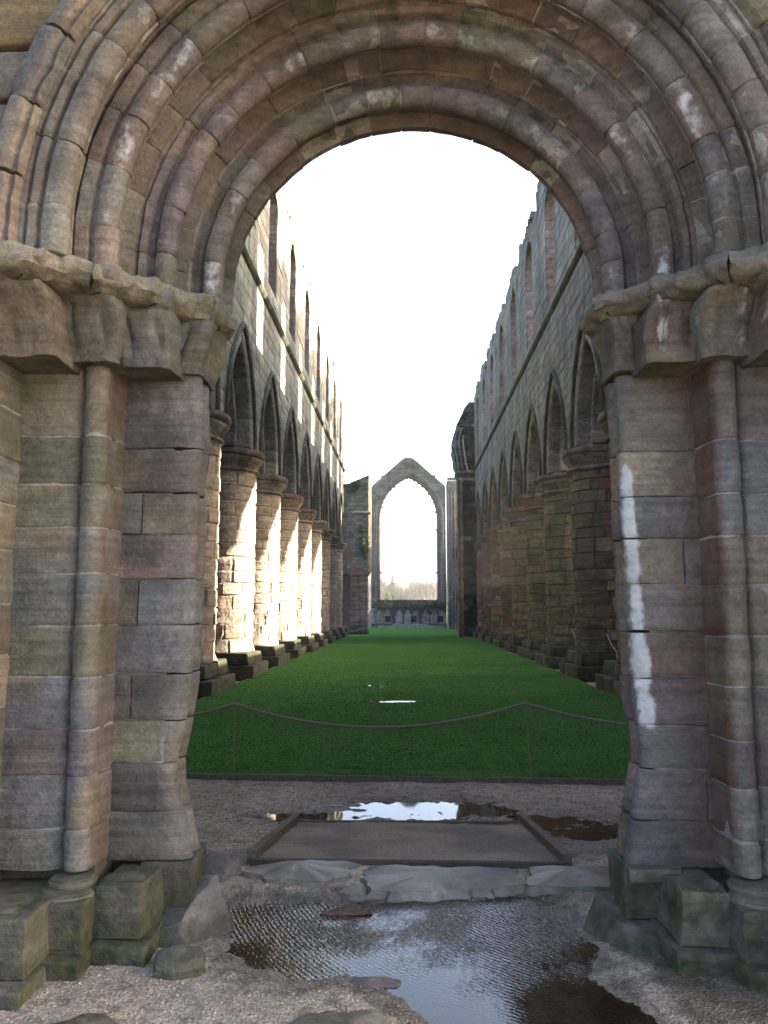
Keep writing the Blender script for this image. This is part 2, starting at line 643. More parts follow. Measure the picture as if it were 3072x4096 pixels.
def polysheet(name, poly, z, mat):
    V = [(x, y, z) for x, y in poly]
    o = mesh_obj(name, V, [tuple(range(len(V)))], mat)
    o['kind'] = 'structure'
    return o


def grown(poly, d):
    cx = sum(p[0] for p in poly) / len(poly)
    cy = sum(p[1] for p in poly) / len(poly)
    out = []
    for x, y in poly:
        L = math.hypot(x - cx, y - cy)
        out.append((x + (x - cx) / L * d, y + (y - cy) / L * d))
    return out[::-1] if sum(poly[i - 1][0] * poly[i][1] - poly[i][0] * poly[i - 1][1] for i in range(len(poly))) < 0 else out


def wateronly(name, poly, pad, z, mat):
    return polysheet(name, grown(poly, pad), z, mat)


wateronly("puddle", PUD, .12, POOL_Z, M_POOL)
wateronly("puddle", PATH_PUDS[0], .25, FILM_Z, M_FILM)
wateronly("puddle", PATH_PUDS[1], .2, FILM_Z, M_FILM)

# wider ground: gravel in the aisles, turf beyond
gv = mesh_obj("aisle_path", [(-11, 8.5, -.15), (11, 8.5, -.15), (11, 80, -.15), (-11, 80, -.15)], [(0, 1, 2, 3)], M_GRAVEL)
gv['kind'] = 'structure'
gv = mesh_obj("forecourt_path", [(-40, -40, -.06), (40, -40, -.06), (40, 2.02, -.06), (-40, 2.02, -.06)], [(0, 1, 2, 3)], M_GRAVEL)
gv['kind'] = 'structure'
gv = mesh_obj("ground", [(-430, -430, -.22), (430, -430, -.22), (430, 430, -.22), (-430, 430, -.22)], [(0, 1, 2, 3)], M_LAWN)
gv['kind'] = 'structure'

LAWN_Z = -.075


def edge_y(x):
    return 8.40 - (x + 2.2) * .035 + .0


def lawn_z(X, Y):
    h = LAWN_Z + vnoise(X, Y, .5, 21) * .03 + vnoise(X, Y, 2.2, 22) * .018 + vnoise(X, Y, 7., 23) * .014
    fr_ = vnoise(X * .6, Y * 2.2, 3.2, 25)
    dip = (1. + 1.1 * fr_) * np.exp(-(((X + .75) / .75) ** 2 + ((Y - 18.4) / .5) ** 2)) + .9 * np.exp(-(((X + .3) / .8) ** 2 + ((Y - 15.3) / .35) ** 2)) \
        + .5 * np.exp(-(((X + .1) / .5) ** 2 + ((Y - 20.6) / .3) ** 2))
    return h - dip * .05


lx0, lx1 = -3.95, 4.12
lawn = grid_mesh("lawn", lx0, lx1, 8.44, 76.5, .10, lawn_z, M_LAWN)
lawn['kind'] = 'structure'
# the front edge follows the slightly skewed timber edging
me = lawn.data
for v in me.vertices:
    if v.co.y < 9.2:
        t = (v.co.y - 8.44) / (9.2 - 8.44)
        v.co.y = edge_y(v.co.x) + .02 + t * (9.2 - edge_y(v.co.x) - .02)
for k, (cx, cy, rx, ry) in enumerate([(-.75, 18.4, .95, .8), (-.3, 15.3, 1.0, .6), (-.1, 20.6, .6, .45)]):
    pts = [(cx + rx * math.cos(a) * (1 + .1 * math.sin(3 * a + k)), cy + ry * math.sin(a)) for a in [i * math.tau / 24 for i in range(24)]]
    polysheet("puddle", pts, LAWN_Z - .034, M_FILM)

# grass blades on the near part of the lawn
nb = 190000
r_ = np.random.RandomState(5)
by = 8.3 + (r_.rand(nb) ** 2.0) * 30.
bx = r_.rand(nb) * 7.9 - 3.85
keep = by > (8.43 - (bx + 2.2) * .035)
bx, by = bx[keep], by[keep]
keep = (np.abs(bx) < by * .36 + .3)
bx, by = bx[keep], by[keep]
# worn, thin turf along the middle of the front edge
thin = (by < 8.62) & (np.abs(bx + .2) < 1.35) & (r_.rand(len(bx)) < .72)
bx, by = bx[~thin], by[~thin]
nb = len(bx)
bz = lawn_z(bx, by) - .004
ang = r_.rand(nb) * math.tau
hgt = (.008 + r_.rand(nb) * .010) * np.clip(1.35 - (by - 8.3) / 34., .35, 1.3)
wid = .004 + r_.rand(nb) * .004 + (by - 8.3) * .0007
lean = (r_.rand(nb) - .2) * .04
dx, dy = np.cos(ang), np.sin(ang)
V = np.zeros((nb, 3, 3))
V[:, 0] = np.stack([bx - dx * wid, by - dy * wid, bz], 1)
V[:, 1] = np.stack([bx + dx * wid, by + dy * wid, bz], 1)
V[:, 2] = np.stack([bx - dy * lean, by + dx * lean, bz + hgt], 1)
me = bpy.data.meshes.new("grass")
me.vertices.add(nb * 3)
me.vertices.foreach_set('co', V.astype(np.float32).ravel())
me.loops.add(nb * 3)
me.loops.foreach_set('vertex_index', np.arange(nb * 3, dtype=np.int32))
me.polygons.add(nb)
me.polygons.foreach_set('loop_start', (np.arange(nb) * 3).astype(np.int32))
me.update(calc_edges=True)
cc = np.zeros((nb, 3, 4), dtype=np.float32)
tcol = r_.rand(nb)[:, None]
base = np.array([.050, .128, .030]) * (1 - tcol) + np.array([.070, .150, .040]) * tcol
base = base * (.85 + .3 * r_.rand(nb)[:, None])
cc[:, :, :3] = base[:, None, :]
at = me.attributes.new('tint', 'FLOAT_COLOR', 'POINT')
at.data.foreach_set('color', cc.ravel())
me.materials.append(M_BLADE)
go = bpy.data.objects.new("grass", me)
COL.objects.link(go)
go['kind'] = 'stuff'
go['label'] = "short dark green grass blades over the near lawn"

# gravel grains near the doorway
npb = 26000
px = r_.rand(npb) * 4.6 - 2.3
py = 2.7 + r_.rand(npb) ** 1.15 * 5.7
pz = ground_z(px, py)
sdp = poly_sd(PUD, px, py)
sdf = np.minimum(poly_sd(PATH_PUDS[0], px, py), poly_sd(PATH_PUDS[1], px, py))
keep = (sdp > .0) & ((sdf > .05) | (r_.rand(npb) < .15)) & ~((np.abs(px) < 1.02) & (py > 5.2) & (py < 6.75))
keep &= ~((py > 4.85) & (py < 5.25) & (np.abs(px) < 1.2) & (r_.rand(npb) < .7))
keep &= ~((px > .85) & (py < 4.9) & (r_.rand(npb) < .7))
px, py, pz = px[keep], py[keep], pz[keep]
wet = wetness_and_shade(px, py, pz)
npb = len(px)
sz = .0026 + r_.rand(npb) ** 3 * .0075
octv = np.array([(1, 0, 0), (0, 1, 0), (-1, 0, 0), (0, -1, 0), (0, 0, .7), (0, 0, -.7)])
octf = np.array([(0, 1, 4), (1, 2, 4), (2, 3, 4), (3, 0, 4), (1, 0, 5), (2, 1, 5), (3, 2, 5), (0, 3, 5)])
jit = octv[None] * (.65 + .7 * r_.rand(npb, 6, 1)) * sz[:, None, None]
a = r_.rand(npb) * math.tau
ca, sa = np.cos(a)[:, None], np.sin(a)[:, None]
rx = jit[:, :, 0] * ca - jit[:, :, 1] * sa
ry = jit[:, :, 0] * sa + jit[:, :, 1] * ca
V = np.stack([rx + px[:, None], ry + py[:, None], jit[:, :, 2] + pz[:, None] + sz[:, None] * .3], 2)
F = (octf[None] + (np.arange(npb) * 6)[:, None, None]).reshape(-1, 3)
me = bpy.data.meshes.new("gravel")
me.vertices.add(npb * 6)
me.vertices.foreach_set('co', V.astype(np.float32).ravel())
me.loops.add(F.size)
me.loops.foreach_set('vertex_index', F.ravel().astype(np.int32))
me.polygons.add(len(F))
me.polygons.foreach_set('loop_start', (np.arange(len(F)) * 3).astype(np.int32))
me.update(calc_edges=True)
pal = np.array([(.25, .20, .155), (.18, .135, .10), (.28, .24, .195), (.14, .11, .088), (.23, .175, .13)])
cc = np.zeros((npb, 6, 4), dtype=np.float32)
cc[:, :, :3] = (pal[r_.randint(0, 5, npb)] * (.7 + .5 * r_.rand(npb, 1)) * (1 - .62 * wet[:, None]))[:, None, :]
at = me.attributes.new('tint', 'FLOAT_COLOR', 'POINT')
at.data.foreach_set('color', cc.ravel())
me.materials.append(M_PEB)
go = bpy.data.objects.new("gravel", me)
COL.objects.link(go)
go['kind'] = 'stuff'
go['label'] = "loose brown gravel grains around the doorway"

# ---------------------------------------------------------------- the west doorway
DOOR = thing("stone_doorway", "round arched sandstone doorway in three moulded orders framing the whole view", "doorway", (0, 4.2, 0))
AC = (.03, 3.40)                                 # centre of the arch in x, z
LZ = [.34, .58, .82, 1.03, 1.27, 1.52, 1.76, 2.0, 2.22, 2.46, 2.87]
RZ = [.32, .55, .80, 1.02, 1.25, 1.49, 1.73, 1.97, 2.19, 2.43, 2.85]
L_EDGE = ([.05, .34, .52, .65, .82, 1.03, 1.27, 1.64, 2.0, 2.3, 2.42, 2.6, 2.88], [1.085, 1.09, 1.14, 1.175, 1.19, 1.16, 1.13, 1.115, 1.115, 1.125, 1.095, 1.10, 1.12])
R_EDGE = ([.05, .32, .55, .8, .95, 1.05, 1.25, 1.64, 2.2, 2.43, 2.85], [1.07, 1.085, 1.12, 1.165, 1.175, 1.165, 1.14, 1.135, 1.125, 1.125, 1.125])


def low_moss(p):
    return sstep(.62, .05, p[2]) * .62


def right_streak(p):
    """lime run-off down the right arris"""
    if p[0] < .9 or p[1] > 4.32:
        return 0.
    cx = np.interp(p[2], [.98, 1.3, 1.6, 1.9, 2.1, 2.38], [1.215, 1.20, 1.18, 1.17, 1.165, 1.16])
    wdt = np.interp(p[2], [.98, 1.1, 1.5, 1.9, 2.3, 2.40], [.034, .045, .032, .030, .026, .012])
    z = sstep(.95, 1.05, p[2]) * sstep(2.42, 2.33, p[2])
    return z * sstep(wdt * 2.0, wdt * .3, abs(p[0] - cx - .02 * nz(p, 5, 3.))) * (.95 + .35 * nz(p, 6, 1.))


def jamb_col(base, side):
    n0 = rng.random() * 50

    def f(p):
        c = base
        ax = abs(p[0])
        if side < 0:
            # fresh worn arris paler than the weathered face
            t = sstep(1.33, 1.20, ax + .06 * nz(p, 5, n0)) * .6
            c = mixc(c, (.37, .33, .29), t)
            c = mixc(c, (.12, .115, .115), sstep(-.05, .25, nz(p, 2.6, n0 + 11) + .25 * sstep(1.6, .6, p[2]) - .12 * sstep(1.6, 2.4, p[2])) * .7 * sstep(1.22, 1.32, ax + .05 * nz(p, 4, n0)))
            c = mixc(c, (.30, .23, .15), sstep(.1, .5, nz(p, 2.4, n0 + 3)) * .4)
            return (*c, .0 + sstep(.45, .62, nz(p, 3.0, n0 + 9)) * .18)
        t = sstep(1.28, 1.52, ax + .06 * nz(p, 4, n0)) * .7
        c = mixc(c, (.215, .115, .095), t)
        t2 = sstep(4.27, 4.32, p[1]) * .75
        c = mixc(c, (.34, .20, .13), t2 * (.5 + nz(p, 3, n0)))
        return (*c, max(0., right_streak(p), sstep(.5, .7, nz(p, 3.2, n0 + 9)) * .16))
    return f


JPAL = [(GREY, 2), (COOL, 2), (PINK, 1.2), (PURP, 2.2), (OLIVE, 1.2), (BUFF, 1.4)]
stones = []
for side, ZS, ED in ((-1, LZ, L_EDGE), (1, RZ, R_EDGE)):
    for i in range(len(ZS) - 1):
        z0, z1 = ZS[i] + .0034, ZS[i + 1] - .0034
        dz = rng.uniform(-.004, .004)
        e0, e1 = np.interp(z0, *ED), np.interp(z1, *ED)
        em = max(e0, e1)
        base = pick(JPAL)
        if side < 0 and i == len(ZS) - 2:
            base = (.235, .205, .215)
        split = None
        if (side < 0 and i in (3, 5, 7)) or (side > 0 and i in (6,)):
            split = 1.43 + rng.uniform(-.02, .02)
        if side > 0 and i in (1, 9):
            split = 1.50
        parts = [(None, 1.57)] if not split else [(None, split - .004), (split + .004, 1.57)]
        for a, b in parts:
            q0 = e0 if a is None else a
            q1 = e1 if a is None else a
            yf = 4.195 + rng.uniform(-.008, .01)
            ED_ = ED
            if a is None:
                # plan of the worn arris: roll, groove, second roll, then the rebate splays away
                pl = [(u_, yf) for u_ in np.linspace(b - 1.14, .075, max(3, int((b - 1.2) / .035)))]
                pl += [(.052 + .05 * math.cos(R(t_)), yf + .052 + .052 * math.sin(R(t_))) for t_ in (-80, -115, -145, -175, -205, -225)]
                pl += [(.030, yf + .115), (.034, yf + .135)]
                pl += [(.048 + .048 * math.cos(R(t_)), yf + .195 + .05 * math.sin(R(t_))) for t_ in (-130, -160, -190, -220, -250)]
                pl += [(.06, yf + .26), (.20, yf + .30), (b - 1.14, yf + .30)]
            else:
                pl = [(u_ - 1.14, yf) for u_ in np.linspace(b, a, 5)] + [(a - 1.14, 4.5), (b - 1.14, 4.5)]

            def mp_(q, t, side=side, ED_=ED_, edge_=a is None):
                e_ = float(np.interp(t, *ED_))
                k_ = max(0., 1 - q[0] / .22) if edge_ else 0.
                wear = .016 * noise.noise(Vector((side * 3., t * 3.1, 7.))) * k_
                return Vector((side * (1.14 + q[0] + (e_ - 1.14) * min(1., k_ * 1.6) + wear), q[1] + .018 * k_ * noise.noise(Vector((t * 4., side * 5., 1.))), t))
            prof = ccw([(side * u_, v_) for u_, v_ in pl])
            ts = [z0, z0 + .006] + [z0 + (z1 - z0) * k / 7 for k in range(1, 7)] + [z1 - .006, z1]
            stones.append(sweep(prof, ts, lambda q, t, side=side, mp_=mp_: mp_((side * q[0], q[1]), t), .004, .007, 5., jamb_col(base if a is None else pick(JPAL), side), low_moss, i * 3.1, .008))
emit(DOOR, "jamb_stone", stones, M_NEAR, smooth=.7)

# second order: coursed shaft with its return
LS = [.36, .55, .80, 1.02, 1.27, 1.52, 1.78, 2.01, 2.23, 2.48, 2.90]
RS = [.36, .52, .76, .98, 1.23, 1.47, 1.72, 1.96, 2.17, 2.44, 2.88]
prof2 = [(1.52, 4.28), (1.52, 4.14), (1.525, 4.06), (1.527, 4.03)] + arc(1.592, 3.985, .066, 165, 335, 10) + \
        [(1.664, 4.01), (1.68, 3.975), (1.715, 3.957), (1.75, 3.952), (1.79, 3.95), (1.83, 3.948), (1.87, 3.948), (1.91, 3.949), (1.96, 3.95), (2.015, 3.95), (2.015, 4.28)]
prof3 = [(1.975, 4.10), (1.97, 3.90), (1.965, 3.78), (1.97, 3.70)] + arc(2.045, 3.64, .072, 170, 335, 8) + [(2.13, 3.65), (2.25, 3.62), (2.62, 3.62), (2.62, 4.10)]
SPAL_L = [(GREY, 2), (COOL, 2), (OLIVE, 1.6), (BUFF, 2.2), (PINK, .8), (PURP, 1)]
SPAL_R = [(GREY, 2), (COOL, 1.5), (BUFF, 2.4), (PURP, 1.4), (OLIVE, 1.2)]
stones = []
for side, ZS, pal in ((-1, LS, SPAL_L), (1, RS, SPAL_R)):
    for pr, off in ((prof2, 0.), (prof3, .11)):
        prof = ccw([(side * x, y) for x, y in pr])
        zz = [min(2.9, z + (off if 0 < k < len(ZS) - 1 else 0)) for k, z in enumerate(ZS)]
        for i in range(len(zz) - 1):
            z0, z1 = zz[i] + .0034, zz[i + 1] - .0034
            base = pick(pal)
            n0 = rng.random() * 40

            def cf(p, base=base, side=side, n0=n0):
                c = base
                ax = abs(p[0])
                if side > 0:
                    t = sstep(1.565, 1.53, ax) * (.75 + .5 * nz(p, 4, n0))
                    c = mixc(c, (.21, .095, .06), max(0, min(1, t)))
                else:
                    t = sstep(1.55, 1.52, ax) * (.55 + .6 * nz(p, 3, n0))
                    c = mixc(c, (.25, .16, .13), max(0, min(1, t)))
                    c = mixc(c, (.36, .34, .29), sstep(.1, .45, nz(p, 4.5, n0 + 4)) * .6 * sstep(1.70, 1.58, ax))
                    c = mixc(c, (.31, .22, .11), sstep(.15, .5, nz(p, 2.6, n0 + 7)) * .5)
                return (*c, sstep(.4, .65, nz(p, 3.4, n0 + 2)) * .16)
            ts = [z0, z0 + .01] + [z0 + (z1 - z0) * k / 6 for k in range(1, 6)] + [z1 - .01, z1]
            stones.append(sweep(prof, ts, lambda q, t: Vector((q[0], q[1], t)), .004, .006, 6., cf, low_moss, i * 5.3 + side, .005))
emit(DOOR, "shaft_stone", stones, M_NEAR, smooth=.7)
# mortar beds seen in the joints
beds = []
MB = (.50, .48, .44, 0.)


def shrunk(prof, d):
    prof = ccw(prof)
    out = []
    n = len(prof)
    for i, (a, b) in enumerate(prof):
        a0, b0 = prof[i - 1]
        a1, b1 = prof[(i + 1) % n]
        L = math.hypot(a1 - a0, b1 - b0) or 1.
        out.append((a - (b1 - b0) / L * d, b + (a1 - a0) / L * d))
    return out


for side in (-1, 1):
    beds.append(plainbox(*((-1.565, -1.26) if side < 0 else (1.25, 1.565)), 4.211, 4.47, .36, 2.86, MB))
    for pr in (prof2, prof3):
        beds.append(sweep(shrunk([(side * x, y) for x, y in pr], .0065), [.38, 1., 2., 2.88], lambda q, t: Vector((q[0], q[1], t)), 0, 0, 1., MB))
V, F, Cc, M = merge(beds)
mesh_obj("mortar", V, F, M_NEAR, DOOR, Cc, M)

# capitals: a stepped frieze of weathered, once carved blocks
def capital_piece(side, top, bot, z0, z1, seed, base, relief=.012):
    """top / bot: (ax0, ax1, yfront, yback) in |x|"""
    rows = [(0., 0., .0), (.06, .02, .006), (.18, .12, .0), (.32, .28, .0), (.46, .45, .0), (.58, .62, .0), (.66, .78, .0), (.70, .84, -.010),
            (.74, .90, -.010), (.79, 1.0, .008), (.88, 1.02, .012), (.95, 1.0, .006), (1., .90, -.012)]
    nper = 24
    V, F, ring_ids = [], [], []
    for t, k, out in rows:
        x0, x1, yf, yb = [b + (a_ - b) * k for a_, b in zip(top, bot)]
        pts = []
        crn = .045
        loop = []
        for q in range(5):
            loop.append((x0, yb + (yf + crn - yb) * q / 4.))
        loop += [(x0 + crn * (1 - math.cos(a_)), yf + crn * (1 - math.sin(a_))) for a_ in (R(30), R(60))]
        for q in range(nper):
            loop.append((x0 + crn + (x1 - x0 - 2 * crn) * q / (nper - 1.), yf))
        loop += [(x1 - crn * (1 - math.sin(a_)), yf + crn * (1 - math.cos(a_))) for a_ in (R(30), R(60))]
        for q in range(5):
            loop.append((x1, yf + crn + (yb - yf - crn) * q / 4.))
        ids = []
        z = z0 + (z1 - z0) * t
        mx = (x0 + x1) / 2
        for x, y in loop:
            carve = 0.
            if .1 < t < .66:
                carve = relief * (abs(math.sin((x - mx) * 21 + seed)) ** .5 * 2 - 1.4 + .8 * math.sin((y) * 38 + seed)) * math.sin(math.pi * (t - .1) / .56) + .02 * noise.noise(Vector((x * 16, y * 16, t * 5 + seed)))
            d = out + carve
            nx_ = (x - mx) / max(.05, (x1 - x0) / 2)
            px_ = x + d * max(-1, min(1, nx_ ** 3))
            py_ = y - d * (1 if y < yf + crn * 1.1 else .2)
            P = Vector((side * px_, py_, z))
            wob = .030 if t > .69 else (.016 if t > .1 else .012)
            P = P + noise.turbulence_vector((P + Vector((seed, 0, seed))) * 7., 3, False) * wob * Vector((.8, .8, .9)).length * .6
            P.z += noise.noise(Vector((P.x * 4, P.y * 4, seed))) * (.028 if t > .69 else .012)
            ids.append(len(V))
            V.append(P)
        ring_ids.append(ids)
    n = len(ring_ids[0])
    for k in range(len(ring_ids) - 1):
        A, B = ring_ids[k], ring_ids[k + 1]
        for i in range(n):
            j = (i + 1) % n
            f = (A[i], B[i], B[j], A[j])
            F.append(f if side > 0 else f[::-1])
    F.append(tuple(ring_ids[0]) if side > 0 else tuple(reversed(ring_ids[0])))
    F.append(tuple(reversed(ring_ids[-1])) if side > 0 else tuple(ring_ids[-1]))
    n0 = seed

    def cf(p):
        c = base
        c = mixc(c, (.36, .31, .21), sstep(0, .5, nz(p, 3, n0)) * .5)
        if side > 0:
            c = mixc(c, (.22, .10, .065), sstep(.05, .5, nz(p, 2.7, n0 + 5)) * .7)
        lime = 0.
        if side > 0:
            for cx, w in ((1.30, .035), (1.60, .05)):
                lime = max(lime, sstep(w * 1.6, w * .5, abs(p[0] - cx - .04 * nz(p, 6, n0))) * .62 * sstep(4.15, 3.95, p[1]) * (.8 + 1.2 * nz(p, 7, n0)))
        return (*c, max(lime, sstep(.45, .65, nz(p, 4, n0 + 8)) * .3))

    def mf(p):
        under = sstep(z0 + .03, z0, p[2]) * .55
        crev = sstep(.03, .0, abs(p[2] - (z0 + (z1 - z0) * .70))) * (.42 if side < 0 else .2)
        return max(under, crev) + .12 * nz(p, 3., seed)
    return Piece(V, F, [cf(p) for p in V], [mf(p) for p in V])


caps = []
CAPS = [((1.02, 1.36, 4.07, 4.46), (1.115, 1.50, 4.16, 4.47)),
        ((1.21, 1.56, 3.86, 4.4), (1.215, 1.47, 3.925, 4.25)),
        ((1.40, 1.80, 3.61, 4.3), (1.465, 1.80, 3.86, 4.2)),
        ((1.67, 2.14, 3.40, 4.2), (1.69, 2.02, 3.66, 4.1)),
        ((2.04, 2.66, 3.34, 4.2), (2.0, 2.6, 3.46, 4.1))]
for side in (-1, 1):
    for i, (t, b) in enumerate(CAPS):
        zt = 3.27 - .01 * i + rng.uniform(-.01, .01)
        zb = 2.865 - (.02 if i in (1, 3) else 0) - .012 * i
        if side > 0:
            t = (t[0] + .02, t[1] + .02, t[2], t[3])
        caps.append(capital_piece(side, t, b, zb, zt, 3.7 * i + 1.3 * side + 9, pick([(BUFF, 2), (GREY, 2)] if side < 0 else [(PINK, 1.5), (GREY, 2)]), .024))
emit(DOOR, "capital", caps, M_NEAR, smooth=.9)
# the worn abacus runs on over all of them as one ragged shelf
ab = []
APATH = [(1.01, 4.44), (1.005, 4.25), (1.01, 4.10), (1.04, 4.045), (1.15, 4.01), (1.22, 3.92), (1.25, 3.84), (1.34, 3.79), (1.40, 3.70), (1.43, 3.60), (1.50, 3.56), (1.61, 3.53), (1.67, 3.45), (1.70, 3.38),
         (1.80, 3.355), (2.0, 3.345), (2.2, 3.34), (2.6, 3.34)]
acum = [0.]
for (x0, y0), (x1, y1) in zip(APATH, APATH[1:]):
    acum.append(acum[-1] + math.hypot(x1 - x0, y1 - y0))


def along(t, side, q):
    x, y = float(np.interp(t, acum, [p[0] for p in APATH])), float(np.interp(t, acum, [p[1] for p in APATH]))
    x2, y2 = float(np.interp(t + .03, acum, [p[0] for p in APATH])), float(np.interp(t + .03, acum, [p[1] for p in APATH]))
    x1, y1 = float(np.interp(t - .03, acum, [p[0] for p in APATH])), float(np.interp(t - .03, acum, [p[1] for p in APATH]))
    d = Vector((x2 - x1, y2 - y1)).normalized()
    n = Vector((d.y, -d.x))
    if n.y > 0 and abs(n.y) > abs(n.x):
        n = -n
    if n.x > 0 and abs(n.x) > abs(n.y):
        n = -n
    rag = .034 * noise.noise(Vector((t * 6., side * 9., 2.))) + .030 * noise.noise(Vector((t * 15., side * 9., 5.)))
    out = q[0] + (rag if q[0] > 0 else 0)
    return Vector((side * (x + n.x * out), y + n.y * out, q[1] + (.022 * noise.noise(Vector((t * 5., side * 4., q[1] * 3)))) - .016 * t))


for side in (-1, 1):
    cuts_ = [0., .36, .70, 1.10, 1.55, acum[-1]]
    for k in range(5):
        pr = [(-.16, 3.135), (-.035, 3.145), (-.012, 3.168), (.016, 3.186), (.024, 3.21), (.02, 3.245), (.004, 3.265), (-.05, 3.275), (-.16, 3.28)]
        s0, s1 = cuts_[k] + .002, cuts_[k + 1] - .002
        m_ = max(8, int((s1 - s0) / .025))
        n0 = rng.random() * 40
        pc = sweep(pr, [s0 + (s1 - s0) * i_ / m_ for i_ in range(m_ + 1)], lambda q, t, side=side: along(t, side, q), 0, .024, 11.,
                   lambda p, n0=n0, side=side: (*mixc((.33, .30, .235) if side < 0 else (.27, .235, .21), (.36, .33, .25), sstep(0, .4, nz(p, 5, n0))),
                                    (.5 * sstep(.06, .02, abs(p[0] - 1.66 - .03 * nz(p, 6, n0))) if side > 0 else 0.)),
                   lambda p: .46 * sstep(3.17, 3.13, p[2]) + .05, n0, .012)
        if side < 0:
            pc.f = [f[::-1] for f in pc.f]
        ab.append(pc)
emit(DOOR, "abacus", ab, M_NEAR, smooth=.9)

# arch: three moulded orders of voussoirs and a hood mould
O1 = [(1.345, 4.56), (1.20, 4.56), (1.085, 4.53), (1.055, 4.50), (1.052, 4.45), (1.085, 4.43), (1.105, 4.395), (1.10, 4.36), (1.078, 4.335)] + arc(1.125, 4.272, .066, 150, 285, 8) + \
     [(1.162, 4.215), (1.172, 4.25), (1.195, 4.275), (1.218, 4.275), (1.235, 4.25), (1.236, 4.22), (1.25, 4.208), (1.30, 4.207), (1.345, 4.21)]
O2 = [(1.60, 4.34), (1.275, 4.34), (1.268, 4.24), (1.252, 4.225), (1.250, 4.205), (1.268, 4.19), (1.31, 4.165), (1.325, 4.125), (1.31, 4.085), (1.27, 4.07), (1.255, 4.05)] + \
     arc(1.305, 4.005, .060, 140, 290, 8) + [(1.344, 3.955), (1.352, 3.99), (1.370, 4.005), (1.390, 3.995), (1.402, 3.955), (1.43, 3.945), (1.442, 3.962), (1.458, 3.945), (1.52, 3.94), (1.60, 3.94)]
O3 = [(1.76, 4.08), (1.475, 4.08), (1.468, 3.96), (1.45, 3.945), (1.452, 3.92), (1.475, 3.905), (1.52, 3.875), (1.535, 3.83), (1.515, 3.785), (1.465, 3.77), (1.448, 3.745)] + \
     arc(1.503, 3.70, .060, 140, 290, 8) + [(1.543, 3.648), (1.552, 3.678), (1.572, 3.678), (1.58, 3.648), (1.64, 3.64), (1.648, 3.670), (1.665, 3.670), (1.672, 3.64), (1.76, 3.635)]
O4 = [(1.95, 3.80), (1.69, 3.80), (1.70, 3.70), (1.72, 3.64), (1.69, 3.595), (1.635, 3.585), (1.612, 3.56)] + arc(1.668, 3.51, .060, 140, 290, 8) + \
     [(1.708, 3.456), (1.716, 3.486), (1.734, 3.486), (1.742, 3.455), (1.775, 3.45), (1.782, 3.474), (1.795, 3.474), (1.802, 3.45), (1.95, 3.45)]
HOOD = [(1.97, 3.70), (1.815, 3.70), (1.815, 3.44), (1.828, 3.40), (1.85, 3.415), (1.872, 3.385), (1.90, 3.38), (1.935, 3.39), (1.965, 3.41)]
ZSPR = 3.235


def arch_path(q, s, rn):
    """s is the arc length along the order measured at its nominal radius rn, zero at the left springing"""
    r, y = q
    stilt = AC[1] - ZSPR
    L = math.pi * rn
    if s < stilt:
        return Vector((AC[0] - r, y, ZSPR + s))
    if s > stilt + L:
        return Vector((AC[0] + r, y, AC[1] - (s - stilt - L)))
    a_ = math.pi - (s - stilt) / rn
    return Vector((AC[0] + r * math.cos(a_), y, AC[1] + r * math.sin(a_)))


